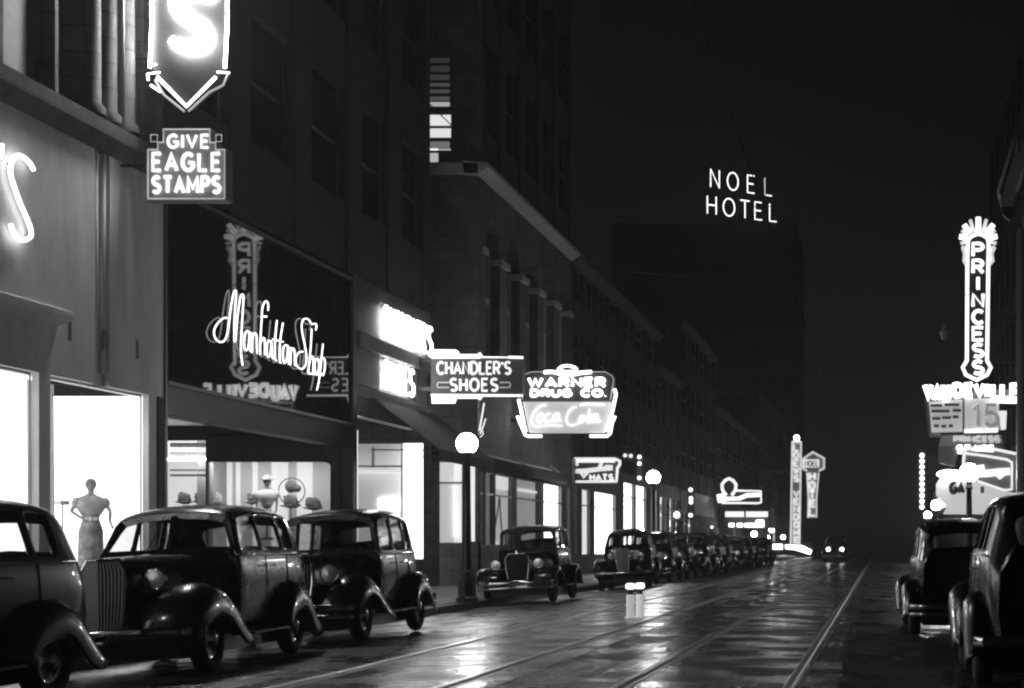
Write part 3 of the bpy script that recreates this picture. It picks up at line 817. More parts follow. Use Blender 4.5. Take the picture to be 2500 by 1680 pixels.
# recessed lobby with a lit display wall facing down the street
dl = 43.0
def lx(px, d=dl): return XX(px, d)
m = MB(); m.box(-18.5, XF - .45, dB1 + .1, dM, PB - .1, PB + .2); m.build('lobby_ceiling', DARK, b2)
m = MB(); m.box(-18.9, -18.5, dB1 + .1, dM + .3, SWZ, PB); m.build('lobby_wall', GREYP, b2)
m = MB(); zt = Z(1128, dl)
m.box(lx(507), XF - .2, dl - .06, dl + .1, zt, PB - .1)
m.box(-18.5, lx(507), dl - .06, dl + .1, Z(1076, dl), PB - .1)
for k_ in range(4):
    zz = zt + .06 + k_ * .19; m.box(lx(509), lx(800), dl - .12 + k_ * .02, dl - .06, zz, zz + .07)
m.box(lx(818), XF - .2, dl - .08, dl + .1, SWZ, zt); m.box(lx(505), lx(510), dl - .08, dl + .06, SWZ, Z(1076, dl))
m.prism([(lx(818), zt)] + [(lx(818) - .28 + .28 * math.cos(R(a)), zt - .28 + .28 * math.sin(R(a))) for a in range(0, 91, 15)], 1, dl - .08, dl + .1)
m.build('transom', DARK, b2)
m = MB(); m.box(-18.5, lx(818), dl - .06, dl + .1, SWZ, .95); m.build('display_bulkhead', DARK, b2)
q = MB(); q.box(-18.5, lx(818), dl - .01, dl, .95, zt); q.build('pane', GLASS, b2)
m = MB(); m.box(-18.5, XF - .2, dl + 1.45, dl + 1.5, .9, PB - .1); m.build('display_backdrop', emat('backdrop_white_glow', .8), b2)  # back wall emits the window brightness itself
m = MB()
for a, b in ((540, 552), (568, 576), (588, 616), (630, 662), (704, 724), (764, 820)):
    m.box(XX(a, dl + 1.42), XX(b, dl + 1.42), dl + 1.40, dl + 1.447, .95, PB - .1)
m.each('backdrop_stripe', emat('backdrop_grey_glow', .12), b2)  # grey stripes with a weaker glow of their own
m = MB(); m.box(-18.5, XF - .2, dl + .1, dl + 1.45, .85, .95); m.build('display_floor', WHITEP, b2)
m = MB(); m.box(-17.8, XF - .5, dl + .14, dl + .36, zt + .06, zt + .1); m.build('display_lamp', emat('dress_shop_lamp', 22), b2)
m = MB(); yy = dl + .25
for k_, (py0, py1) in enumerate(((1081, 1092), (1104, 1128), (1146, 1150), (1158, 1163))):
    m.box(XX(415, yy), XX(506, yy), yy, yy + .03, Z(py1, yy), Z(py0, yy))
m.each('shop_shelf', CLOTH, b2)
# script
ms = empty('neon_script_sign', 'white neon handwriting reading Manhattan Shop on the black glass front', 'neon sign')
def z5(pts): return [(500 + a / 3.137, 500 + b / 3.137) for a, b in pts]
SCR = [
 [(170, 868), (150, 866), (120, 885), (90, 920), (72, 960), (72, 1000), (90, 1035), (120, 1052), (150, 1040), (172, 990), (185, 900), (200, 780), (220, 680), (235, 655), (240, 690), (232, 800), (226, 920), (228, 1050), (238, 1000), (250, 860), (270, 720), (288, 685), (296, 720), (288, 860), (280, 1000), (276, 1100), (282, 1180), (290, 1230)],
 [(340, 985), (325, 965), (308, 990), (300, 1040), (302, 1095), (318, 1115), (334, 1090), (342, 1010), (344, 975), (344, 1060), (350, 1125)],
 [(362, 980), (362, 1130), (362, 1030), (380, 985), (396, 1000), (398, 1080), (402, 1140)],
 [(425, 1150), (425, 1050), (434, 900), (440, 800), (455, 750), (475, 740), (486, 770), (484, 810)], [(440, 856), (475, 856)],
 [(425, 1060), (445, 1020), (458, 1040), (460, 1150)],
 [(505, 1050), (490, 1040), (476, 1070), (474, 1130), (484, 1165), (500, 1150), (508, 1090), (510, 1045), (512, 1120), (520, 1180)],
 [(552, 885), (542, 1000), (536, 1100), (538, 1180), (548, 1195)], [(598, 905), (580, 1020), (572, 1130), (574, 1200), (584, 1210)], [(520, 1030), (600, 1050)],
 [(630, 1080), (614, 1075), (600, 1105), (598, 1170), (610, 1210), (624, 1195), (634, 1130), (636, 1080), (636, 1160), (644, 1220)],
 [(656, 1090), (656, 1225), (658, 1140), (672, 1100), (686, 1115), (688, 1180), (690, 1235)],
 [(850, 960), (856, 925), (845, 910), (826, 915), (812, 905), (800, 885), (780, 872), (755, 880), (742, 920), (748, 990), (765, 1070), (778, 1150), (775, 1215), (752, 1255), (720, 1250), (698, 1215), (700, 1165), (722, 1130), (752, 1125)],
 [(818, 950), (814, 1050), (806, 1150), (792, 1290)], [(796, 1240), (812, 1170), (828, 1165), (832, 1210), (830, 1290)],
 [(862, 1180), (848, 1190), (842, 1230), (846, 1280), (858, 1295), (870, 1270), (874, 1220), (868, 1185)],
 [(905, 1065), (896, 1150), (886, 1250), (874, 1350), (858, 1420)], [(884, 1190), (902, 1170), (918, 1190), (920, 1240), (912, 1290), (896, 1300), (884, 1285)], [(796, 1292), (910, 1306)],
]
for s in SCR:
    m = MB(); m.tube(on_wall(smooth_path(z5(s), 3), XF + .07), .014, 6, (1, 0, 0)); m.build('letter_stroke', NEONC, ms, smooth=True)

# ---- B2b: shoe shop
b3 = empty('shoe_shop_building', 'narrow shoe shop with blazing neon fascia between black glass front and alley', 'building')
facade(b3, XF, dM + .01, dC, ZT + .12, 30, 2, 5, BRICKD, pier=1.2, spandrel=1.7)
m = MB(); m.box(XF + .02, XF - .4, dM + .01, dC, 7.5, ZT + .1); m.box(XF + .02, XF - .4, dM + .01, fdisp(925), 5.2, 7.5)
m.build('fascia_frame', DARK, b3)
m = MB(); m.box(XF - .06, XF - .4, fdisp(925), dC, 6.55, 7.5); m.box(XF - .06, XF - .4, fdisp(925), dC, 5.2, 6.1); m.each('fascia_panel', SIGNB, b3)
m = MB(); m.box(XF + .10, XF - .4, dM + .3, dC, 6.13, 6.5); m.build('fascia_ledge', GREYP, b3, bevel=.02)
m = MB(); m.box(XF + .06, XF - .4, dM + .05, dC, 5.05, 5.17); m.build('lower_ledge', GREYP, b3)
m = MB(); m.box(XF - .04, XF - .06, fdisp(872), fdisp(905), 5.4, 6.05); m.box(XF - .04, XF - .055, fdisp(1020), fdisp(1045), 5.2, 6.09); m.each('light_panel', GREYP, b3)
sc_ = empty('neon_fascia_sign', "overexposed neon CHANDLER'S SHOES lettering on the shoe shop fascia", 'neon sign')
def wall_text(parent, t, px0, px1, z0, z1, X, mat, r, gap=.3):
    d0, d1 = D(px0, X), D(px1, X); W = text_width(t, gap); k = (d1 - d0) / W; y = d0
    for c in t:
        gw, stt = G[c]
        m = MB()
        for s in stt: m.tube([(X, y + p[0] * k, z0 + p[1] * (z1 - z0)) for p in s], r, 6, (1, 0, 0))
        if stt: m.build('letter', mat, parent)
        y += (gw + gap) * k
wall_text(sc_, "CHANDLER'S", 937, 1054, 6.62, 7.42, XF + .10, emat('fascia_tube', 11), .038)
wall_text(sc_, "SHOES", 938, 1010, 5.3, 6.02, XF + .06, emat('fascia_tube', 11), .036)
# recess
dl2 = 50.0
m = MB(); m.box(-16.5, XF - .0, dM + .02, dC - .1, 4.9, 5.05); m.box(XF - .1, XF - .4, dM + .02, dC - .1, Z(1081, dl2) + .35, 4.9); m.build('soffit', GREYP, b3)
m = MB(); m.box(-16.9, -16.5, dM, dC, SWZ, 5); m.build('lobby_wall', GREYP, b3)
z1_ = Z(1081, dl2)
m = MB(); m.box(-16.5, XX(1046, dl2), dl2 - .05, dl2 + .1, z1_, 4.9); m.build('transom_wall', STONED, b3)
wn = MB()
for (a, b, c_, d_) in ((849, 982, 1136, 1141), (908, 914, 1092, 1141), (849, 853, 1085, 1240), (980, 984, 1085, 1290)):
    wn.box(XX(a, dl2), XX(b, dl2), dl2 - .04, dl2 + .02, Z(d_, dl2), Z(c_, dl2))
wo = wn.build('display_window', WHITEP, b3)
q = MB(); q.box(-16.5, XX(1034, dl2), dl2 + .03, dl2 + .04, .8, z1_); q.build('pane', GLASS, wo)
m = MB(); m.box(-16.5, XX(982, dl2), dl2 + .55, dl2 + .6, SWZ, z1_); m.build('display_backdrop', emat('shoe_backdrop_glow', .33), b3)  # display wall glows in place of lamp light
m = MB(); m.box(XX(984, dl2), XX(1034, dl2), dl2 + .05, dl2 + .12, SWZ, z1_ - .02); m.box(XX(925, dl2 + .5), XX(976, dl2 + .5), dl2 + .44, dl2 + .5, Z(1242, dl2), Z(1216, dl2)); m.each('glowing_pilaster', emat('glowing_pilaster', 5), b3)  # white pillar glows by itself, throwing more light on the wet road
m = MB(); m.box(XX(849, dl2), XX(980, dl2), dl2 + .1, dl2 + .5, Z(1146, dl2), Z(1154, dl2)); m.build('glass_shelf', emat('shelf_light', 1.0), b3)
m = MB(); m.box(XX(1035, dl2), XX(1056, dl2), dl2 - .1, dC, SWZ, z1_ + .5); m.build('corner_post', STONED, b3)
m = MB(); m.box(-16.5, XX(1034, dl2), dl2 - .05, dl2 + .02, SWZ, .8); m.build('bulkhead', DARK, b3)
# awning
aw = empty('canvas_awning', 'sloping dark canvas awning under the shoe shop fascia', 'awning')
dn, df = dM + 1.3, dC + .5
m = MB(); xo = XF + 1.75
m.add([(XF + .05, dn, 4.95), (XF + .05, df, 4.95), (xo, df, 3.62), (xo, dn, 3.62), (xo, df, 3.35), (xo, dn, 3.35)], [(0, 1, 2, 3), (3, 2, 4, 5)])
m.add([(XF + .05, df, 4.95), (xo, df, 3.62), (XF + .05, df, 3.62)], [(0, 1, 2)])
m.build('canvas', CANVAS, aw, solid=.02)
m = MB()
for dd in (dn, (dn + df) / 2, df): m.tube([(XF + .05, dd, 3.62), (xo, dd, 3.60)], .018)
m.build('frame', IRON, aw)

# ---- B4: drug store building, stands 0.9 m forward
XD = -12.1
dW = 53.0
def gd(px): return D(px, XD)
dE = gd(1395)
b4 = empty('drug_store_building', 'tall dark building with arched upper windows and cornice above the drug store', 'building')
m = MB(); ZC = Z(440, gd(1180))
m.box(-22, XD, dW, dW + .4, 4.2, 60)
m.box(-22, XX(1052, dW), dW, dW + .4, SWZ, 4.2)
m.build('front_wall', STONED, b4)
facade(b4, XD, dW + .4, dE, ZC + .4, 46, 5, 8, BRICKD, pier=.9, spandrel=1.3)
m = MB(); m.box(XD, XD - .8, dW + .4, dE, 4.2, 6.9); m.build('lower_wall', STONED, b4)
m = MB(); m.prism([(XD - .4, ZC), (XD + .05, ZC), (XD + .35, ZC + .2), (XD + .35, ZC + .33), (XD - .4, ZC + .4)], 1, dW - .3, dE); m.prism([(-22, 0)], 0, 0, 0) if 0 else None
m.box(-22, XD + .05, dW - .3, dW - .003, ZC + .03, ZC + .33)
m.build('cornice', GREYP, b4)
# arcade
nA = 5; cw = (dE - dW - .4) / nA
m = MB(); m.box(XD - .45, XD - .8, dW + .4, dE, 6.9, ZC); m.build('recessed_wall', BRICKD, b4)
for i in range(nA):
    y0 = dW + .4 + i * cw; a, b = y0 + .55, y0 + cw - .55; zc0 = 10.3; rr = (b - a) / 2; cyy = (a + b) / 2
    m = MB()
    for s in range(8):
        t0, t1 = R(180 * s / 8), R(180 * (s + 1) / 8)
        p = [(cyy - rr * math.cos(t0), zc0 + rr * math.sin(t0)), (cyy - rr * math.cos(t1), zc0 + rr * math.sin(t1))]
        m.add([(XD, p[0][0], p[0][1]), (XD, p[1][0], p[1][1]), (XD, p[1][0], ZC), (XD, p[0][0], ZC),
               (XD - .45, p[0][0], p[0][1]), (XD - .45, p[1][0], p[1][1])], [(0, 1, 2, 3), (0, 4, 5, 1)])
    m.build('arch', STONED, b4)
    m = MB(); m.box(XD, XD - .45, y0, a, 6.9, ZC); m.box(XD, XD - .45, b, y0 + cw, 6.9, ZC); m.build('pilaster', STONED, b4)
    m = MB(); m.box(XD + .1, XD - .3, y0 - .02, a + .06, zc0 - .25, zc0 - .05); m.box(XD + .1, XD - .3, b - .06, y0 + cw - .03, zc0 - .25, zc0 - .05); m.each('capital', GREYP, b4)
    wn = MB(); wn.box(XD - .3, XD - .44, a, a + .1, 6.9, zc0); wn.box(XD - .3, XD - .44, b - .1, b, 6.9, zc0); wn.box(XD - .3, XD - .44, a + .1, b - .1, 8.8, 9.0)
    wn.box(XD - .3, XD - .44, cyy - .04, cyy + .04, 6.9, 8.8)
    wo = wn.build('window', GREYP, b4); q = MB(); q.box(XD - .441, XD - .446, a, b, 6.9, zc0 + rr); q.build('pane', VITRO, wo)
# the tall stair window, lit behind its slats
sw = MB(); xa, xb = -14.0, XX(1102, dW)
sw.box(xa, xa + .05, dW - .06, dW - .002, Z(400, dW), Z(138, dW)); sw.box(xb, xb + .04, dW - .06, dW - .002, Z(400, dW), Z(138, dW))
for py in (158, 180, 200, 216, 232, 264, 271, 311, 343, 371):
    sw.box(xa + .05, xb, dW - .05, dW - .006, Z(py + 3, dW), Z(py - 3, dW))
swo = sw.build('stair_window', DARK, b4)
for k_, (a, b, e) in enumerate(((142, 176, .012), (176, 203, .022), (203, 232, .045), (236, 246, .05), (250, 264, .4), (281, 310, .8), (314, 336, .75), (345, 362, .14))):
    q = MB(); q.box(xa + .05, XX(1098, dW) if e < .5 else xb, dW - .02, dW - .004, Z(b, dW), Z(a, dW)); q.build('pane', emat('stair_pane_%d' % k_, e), swo)
q = MB(); q.box(xa + .05, XX(1070, dW), dW - .02, dW - .004, Z(396, dW), Z(362, dW)); q.box(xa + .05, xb, dW - .02, dW - .004, Z(371, dW), Z(364, dW)); q.build('pane', emat('stair_pane_low', .45), swo)
# drug store shop front
m = MB(); zw = Z(1115, dW)
m.box(XX(1052, dW), XD, dW, dW + .1, zw, 4.2); m.box(XX(1052, dW), XD, dW - .03, dW + .3, SWZ, Z(1325, dW)); m.box(XX(1052, dW), XX(1057, dW), dW - .02, dW + .1, Z(1325, dW), zw)
m.box(XX(1128, dW), XX(1146, dW), dW - .03, dW + .3, Z(1325, dW), zw)
m.build('shop_wall', STONED, b4)
wn = MB(); wn.box(XX(1057, dW), XX(1128, dW), dW - .04, dW + .02, Z(1182, dW), Z(1176, dW)); wo = wn.build('display_window', TRIM, b4)
q = MB(); q.box(XX(1057, dW), XX(1128, dW), dW + .02, dW + .03, Z(1325, dW), zw); q.build('pane', GLASS, wo)
m = MB(); m.box(XX(1052, dW), XX(1128, dW), dW + .32, dW + .36, Z(1325, dW), zw); m.build('backdrop', emat('drug_backdrop_glow', .55), b4)  # wall behind the pane carries the window light as glow
m = MB(); y_ = dW + .22
m.prism([(XX(1104, y_), Z(1310, y_)), (XX(1118, y_), Z(1310, y_)), (XX(1108, y_), Z(1180, y_)), (XX(1102, y_), Z(1180, y_))], 1, y_, y_ + .03); m.build('poster', emat('poster_glow', 1.1), b4)  # poster glows itself, window light put into the sheet
m = MB()
for px in (1071, 1094): m.tube([(XX(px, y_) + .07 * math.cos(R(a)), y_, Z(1131, y_) + .07 * math.sin(R(a))) for a in range(0, 360, 24)], .012, 5, (0, -1, 0), closed=True)
m.each('poster_ring', CLOTH, b4)
def shop_front(parent, X, px0, px1, ztop, zbot, panels, base=SWZ):
    """street-side windows: panels = (px0, px1, material)"""
    m = MB(); d0, d1 = D(px0, X), D(px1, X)
    m.box(X, X - .3, d0, d1, base, zbot); m.build('bulkhead', DARK, parent)
    last = px0
    pl = MB()
    for (a, b, mt) in panels:
        if a > last + 1: pl.box(X, X - .3, D(last, X), D(a, X), zbot, ztop)
        last = b
        wn = MB(); da, db = D(a, X), D(b, X)
        wn.box(X - .02, X - .08, da, da + .05, zbot, ztop); wn.box(X - .02, X - .08, db - .05, db, zbot, ztop); wn.box(X - .02, X - .08, da + .05, db - .05, ztop - .06, ztop)
        wn.box(X - .02, X - .08, da + .05, db - .05, ztop - .72, ztop - .67)
        wo = wn.build('display_window', TRIM, parent)
        q = MB(); q.quad((X - .09, da, zbot), (X - .09, db, zbot), (X - .09, db, ztop), (X - .09, da, ztop)); q.build('pane', GLASS, wo)
        q = MB(); q.box(X - .16, X - .18, da - .0, db + .0, zbot, ztop); q.build('display', mt, parent)
    if last < px1 - 1: pl.box(X, X - .3, D(last, X), D(px1, X), zbot, ztop)
    if pl.v: pl.each('pier', STONED, parent)
Wg, Wm, Wb, Wbb = emat('shop_glow_low', .16), emat('shop_glow_mid', .6), emat('shop_glow_high', 1.6), emat('shop_glow_full', 6.0)
shop_front(b4, XD, 1168, 1395, 3.45, 1.2, [(1174, 1180, Wb), (1186, 1208, Wg), (1210, 1252, Wm), (1262, 1318, emat('shop_glow_grey', .32)), (1328, 1372, Wbb), (1384, 1393, Wb)])
m = MB(); m.box(XD, XD - .5, gd(1168), dE, 3.45, 4.2); m.build('shop_header', STONED, b4)
m = MB(); m.box(XD - .12, XD - .13, gd(1212), gd(1250), 3.0, 3.4); m.build('window_sign', emat('poster_glow', 1.1), b4)  # sign card with window light added as glow
m = MB(); yq = gd(1228); m.tube([(XD - .125, yq - .9, 1.35), (XD - .125, yq - .5, 1.9), (XD - .125, yq - .2, 2.3), (XD - .125, yq + .1, 2.75)], .09, 8, (1, 0, 0), rn=.01); m.tube([(XD - .125, yq + .6, 1.3), (XD - .125, yq + .2, 2.1), (XD - .125, yq + .1, 2.7)], .1, 8, (1, 0, 0), rn=.01)
m.build('poster_figure', CLOTH, b4)
m = MB(); m.box(XD + .01, XD - .1, gd(1148), gd(1148) + .05, 1.25, 3.5); m.box(XX(1146, dW), XX(1160, dW), dW - .05, dW - .032, Z(1322, dW), Z(1130, dW)); m.build('glowing_edge_strip', emat('corner_strip', .7), b4)  # bright glass edge built as a glowing strip
m = MB(); m.box(XX(1059, dW), XX(1126, dW), dW + .18, dW + .2, Z(1172, dW), Z(1120, dW)); m.build('upper_poster', emat('upper_poster', .8), b4)  # poster brightness comes from its own glow
m = MB(); m.box(XD - .1, XD - .12, gd(1262), gd(1318), 3.02, 3.1); m.build('window_strip', emat('poster_glow', 1.1), b4)  # bright transom line put in as a glowing strip
a2 = empty('rolled_awning', 'dark rolled canvas awning over the drug store windows', 'awning')
m = MB(); m.tube([(XD + .45, gd(1165), 3.62), (XD + .45, gd(1345), 3.62)], .19, 12); m.build('canvas', CANVAS, a2, smooth=True)
m = MB()
for px in (1166, 1255, 1343): m.tube([(XD, gd(px), 4.1), (XD + .45, gd(px), 3.75)], .03); 
m.box(XD + .04, XD, gd(1165), gd(1345), 3.82, 3.96); m.each('bracket', GREYP, a2)

# ---- further buildings on the left
def far_building(px0, px1, X, ztop, label, panels, ztopw=3.4, zb=.8, mat=BRICKD, cols=4, rows=3):
    b = empty('shop_building', label, 'building', group='shop buildings along the left side')
    d0, d1 = D(px0, X), D(px1, X)
    facade(b, X, d0, d1, 4.6, ztop, cols, rows, mat, pier=.8, spandrel=1.3)
    m = MB(); m.prism([(X - .3, ztop), (X + .04, ztop), (X + .3, ztop + .25), (X + .3, ztop + .4), (X - .3, ztop + .45)], 1, d0, d1); m.build('cornice', STONED, b)
    m = MB(); m.box(X, X - .5, d0, d1, ztopw, 4.6); m.build('fascia', DARK, b)
    shop_front(b, X, px0, px1, ztopw, zb, panels)
    m = MB(); m.box(X - .8, X - 9, d0 + .02, d1 - .02, 0, ztop - .1); m.build('side_wall', mat, b)
    return b
ff = emat('shop_glow_fade', .9)
far_building(1397, 1514, XD, 12.2, 'dark shop building behind the small hats sign', [(1402, 1410, Wm), (1421, 1442, Wb), (1452, 1504, Wbb)], 3.5)
far_building(1516, 1606, XD, 12.2, 'dark building with two tall blazing shop windows near the second globe lamp', [(1523, 1549, Wbb), (1553, 1578, Wbb), (1594, 1604, Wbb)], 4.2, cols=3)
far_building(1608, 1660, XD, 10.5, 'dark building with narrow striped lit windows right of the second globe lamp', [(1612, 1622, ff), (1624, 1632, Wm), (1635, 1644, Wb), (1650, 1658, Wg)], 3.9, cols=3)
far_building(1662, 1745, XD, 14.5, 'far dark building with small bulb lit signs before the keyhole sign', [(1668, 1674, Wb), (1680, 1690, Wm), (1700, 1703, Wg)], 3.2, cols=4)
far_building(1747, 1850, XD, 11, 'far dark building behind the lit theatre strips', [(1752, 1760, Wg), (1790, 1800, Wg)], 3.2, cols=4)
far_building(1852, 1950, XD, 16, 'farthest dark building at the end of the left side', [(1860, 1864, Wg)], 3.2, cols=4)

# ---- hotel far behind, carries the roof sign
hb = empty('hotel_tower', 'tall dark hotel tower far behind, under its roof sign', 'building', (0, 0, 0))
m = MB(); m.box(-40, -12.6, 262, 290, 0, 49); m.build('tower_wall', BRICKD, hb)
for j in range(4):
    for i in range(3):
        q = MB(); q.box(-19 + i * 2.6, -18 + i * 2.6, 261.9, 261.98, 24 + j * 5, 26.4 + j * 5); q.build('window', VITRO, hb)
ns = empty('hotel_roof_sign', 'thin white roof letters reading NOEL HOTEL high in the dark sky', 'rooftop sign')
def lerp(a, b, t): return a + (b - a) * t
def noel(text, pxs, ytop0, ytop1, ybot0):
    dA, dB = 262 - .6, 262 - .6
    d0 = 255.0; d1 = 261.0
    x0, x1 = XX(pxs[0], d0), XX(pxs[-1], d1)
    z1 = Z(ytop0, d0); z0 = Z(ybot0, d0)
    for c, px in zip(text, pxs):
        # plane from (x0,d0) to (x1,d1)
        t = (px - pxs[0]) / (pxs[-1] - pxs[0])
        o = Vector((XX(px, lerp(d0, d1, t)), lerp(d0, d1, t), 0)); ux = Vector((x1 - x0, d1 - d0, 0)).normalized()
        N = ux.cross(Vector((0, 0, 1)))
        gw, stt = G[c]; m = MB(); hh = z1 - z0
        dz = (VY - ytop0) / F * 0
        for s in stt:
            m.tube([o + ux * (p[0] * hh * .95) + Vector((0, 0, z0 + p[1] * hh)) for p in s], .085, 6, N)
        m.build('letter', NEON if 0 else emat('roof_letter', 2.2), ns)
noel('NOEL', [1735, 1776, 1825, 1868], 413, 434, 456)
noel('HOTEL', [1727, 1766, 1808, 1843, 1879], 478, 500, 521)
m = MB()
for px in (1735, 1800, 1868): m.tube([(XX(px, 259), 259.6, 46), (XX(px, 259), 259.6, 57)], .06)
m.box(XX(1725, 259), XX(1900, 259), 259.5, 259.6, 51, 51.1); m.build('frame', IRON, ns)

# ============================================================ SIGNS, LEFT
def plate(mb, pts, d, t=.25):      # outline from pixels at depth d, thickness t backwards
    mb.prism([(XX(a, d), Z(b, d)) for a, b in pts], 1, d, d + t)
def neon_px(mb, pts, d, r, off=.06, n=6, sm=0, closed=False):
    P = [(XX(a, d - off), d - off, Z(b, d - off)) for a, b in pts]
    if sm: P = smooth_path(P, sm)
    mb.tube(P, r, n, (0, -1, 0), closed=closed)
def text_px(parent, t, a, b, top, bot, d, mat, r, gap=.28, off=.06, rn=None, slant=0):
    dd = d - off
    letters(parent, t, XX(a, dd), XX(b, dd), Z(bot, dd), Z(top, dd), dd, mat, r, gap, rn=rn, slant=slant)

# S blade sign
dS = 30.3
s1 = empty('blade_sign', 'tall vertical blade sign ending in a big glowing S and pointed neon tip', 'neon sign', group=None)
m = MB(); plate(m, [(372, -700), (554, -700), (554, 172), (455, 262), (372, 172)], dS, .3); m.build('sign_box', pmat('black_enamel', .012, .6), s1, bevel=.02)
m = MB(); neon_px(m, [(370, -700), (370, 60), (366, 165)], dS, .024); neon_px(m, [(556, -700), (555, 60), (549, 165)], dS, .024); m.build('border_tube', NEONS, s1, smooth=True)
m = MB(); neon_px(m, [(384, 188), (455, 260), (527, 188)], dS, .028); neon_px(m, [(362, 180), (390, 177)], dS, .014); neon_px(m, [(530, 176), (560, 178)], dS, .014)
neon_px(m, [(360, 180), (362, 196)], dS, .02); neon_px(m, [(368, 208), (392, 224)], dS, .02); neon_px(m, [(372, 158), (382, 157)], dS, .015); m.each('tip_tube', NEON, s1, smooth=True)
m = MB(); neon_px(m, [(378, 195), (400, 232), (450, 272)], dS, .02); neon_px(m, [(556, 182), (545, 208), (510, 226), (460, 272)], dS, .02); m.each('faint_tube', NEONDD, s1, smooth=True)
m = MB(); dd = dS - .08
pts = smooth_path([(510, -8), (470, -30), (430, -18), (422, 12), (440, 36), (478, 52), (500, 74), (496, 104), (462, 116), (432, 106), (418, 96)], 4)
m.tube([(XX(a, dd), dd, Z(b, dd)) for a, b in pts], .068, 8, (0, -1, 0), rn=.04); m.build('letter', NEONX, s1, smooth=True)
m = MB(); m.box(XF, XX(372, dS), dS + .1, dS + .2, 12, 12.1); m.box(XF, XX(372, dS), dS + .1, dS + .2, 9.6, 9.7); m.each('bracket', IRON, s1)
# eagle stamps
dG = 30.0
s2 = empty('stamps_sign', 'stepped hanging neon sign reading GIVE EAGLE STAMPS under the blade sign', 'neon sign')
m = MB(); plate(m, [(357, 490), (357, 362), (384, 362), (384, 345), (396, 345), (396, 313), (515, 313), (515, 345), (527, 345), (527, 362), (552, 362), (552, 490)], dG, .3); m.build('sign_box', SIGNM, s2, bevel=.01)
dk = emat('stamp_letter', 1.15)
text_px(s2, 'GIVE', 410, 508, 330, 360, dG, dk, .026, .35); text_px(s2, 'EAGLE', 373, 536, 375, 416, dG, dk, .034, .38); text_px(s2, 'STAMPS', 373, 536, 432, 470, dG, dk, .034, .38)
m = MB(); neon_px(m, [(361, 485), (361, 366), (385, 366), (385, 348), (399, 348), (399, 316), (512, 316), (512, 348), (526, 348), (526, 366), (548, 366), (548, 485), (361, 485)], dG, .012, .03)
for a in (369, 542): neon_px(m, [(a, 330), (a, 345)] if 0 else [(a - 1, 329), (a + 15 if a < 400 else a - 15, 329), (a + 15 if a < 400 else a - 15, 346), (a - 1, 346), (a - 1, 329)], dG, .008, .03)
m.build('border_tube', emat('stamp_border', .42), s2)
m = MB()
for px in (385, 525): m.tube([(XX(px, dG), dG + .15, Z(345, dG)), (XX(px, dG), dG + .15, Z(262, dG))], .015)
m.tube([(XF, dG + .15, Z(400, dG)), (XX(357, dG), dG + .15, Z(400, dG))], .03); m.each('hanger', IRON, s2)

# chandler's hanging sign
dH = 49.2
s3 = empty('shoe_sign', "projecting neon sign reading CHANDLER'S SHOES with stepped tubes above and below", 'neon sign')
m = MB(); plate(m, [(1052, 964), (1052, 872), (1276, 872), (1276, 964)], dH, .35); m.build('sign_box', SIGNB, s3)
ck = emat('shoe_letter', .95)
text_px(s3, "CHANDLER'S", 1068, 1246, 884, 913, dH, ck, .032, .26, rn=.02); text_px(s3, 'SHOES', 1100, 1214, 925, 954, dH, ck, .034, .34, rn=.02)
m = MB()
for y_, a in ((856, 1112), (862, 1114), (867, 1172), (873, 1172), (965, 1172), (971, 1172), (977, 1114), (983, 1112)): neon_px(m, [(1054, y_), (a, y_)], dH, .028)
neon_px(m, [(1172, 872), (1276, 873)], dH, .018); neon_px(m, [(1242, 872), (1277, 873)], dH, .036); neon_px(m, [(1052, 965), (1276, 966)], dH, .032)
neon_px(m, [(1112, 856), (1120, 862)], dH, .03); neon_px(m, [(1170, 862), (1176, 872)], dH, .04); neon_px(m, [(1176, 966), (1170, 976)], dH, .04)
m.build('border_tube', emat('shoe_border', 1.5), s3, smooth=True)
m = MB()
for sx in (1, -1):
    a, b = (1067, 1096) if sx == 1 else (1246, 1220)
    neon_px(m, [(b, 934), (a + 2 * sx, 934), (a, 940), (a + 2 * sx, 946), (b, 946)], dH, .016)
m.each('ornament_tube', NEONDD, s3)
m = MB(); m.box(XF, XX(1053, dH), dH + .1, dH + .22, 6.3, 6.42); m.box(XF, XX(1053, dH), dH + .1, dH + .22, 5.5, 5.62); m.each('bracket', IRON, s3)
# sign box hanging behind it, only its dark foot and right tubes show
s3b = empty('half_hidden_sign', 'dark narrow sign half hidden behind the shoe sign, neon squiggle on its right edge', 'neon sign')
dK = 51.6
m = MB(); plate(m, [(1128, 1062), (1128, 930), (1166, 930), (1166, 1062)], dK, .3); m.build('sign_box', DARK, s3b)
m = MB(); neon_px(m, [(1182, 984), (1176, 1020), (1170, 1052)], dK, .022); neon_px(m, [(1186, 1022), (1180, 1040), (1172, 1060)], dK, .018); neon_px(m, [(1178, 1052), (1180, 1060), (1172, 1068)], dK, .014); m.each('edge_tube', NEOND, s3b, smooth=True)
m = MB(); m.tube([(XX(1166, dK), dK + .1, Z(1000, dK)), (XX(1182, dK), dK, Z(1000, dK))], .012); m.box(XF - .4, XX(1128, dK), dK + .1, dK + .2, 6.0, 6.1); m.each('bracket', IRON, s3b)

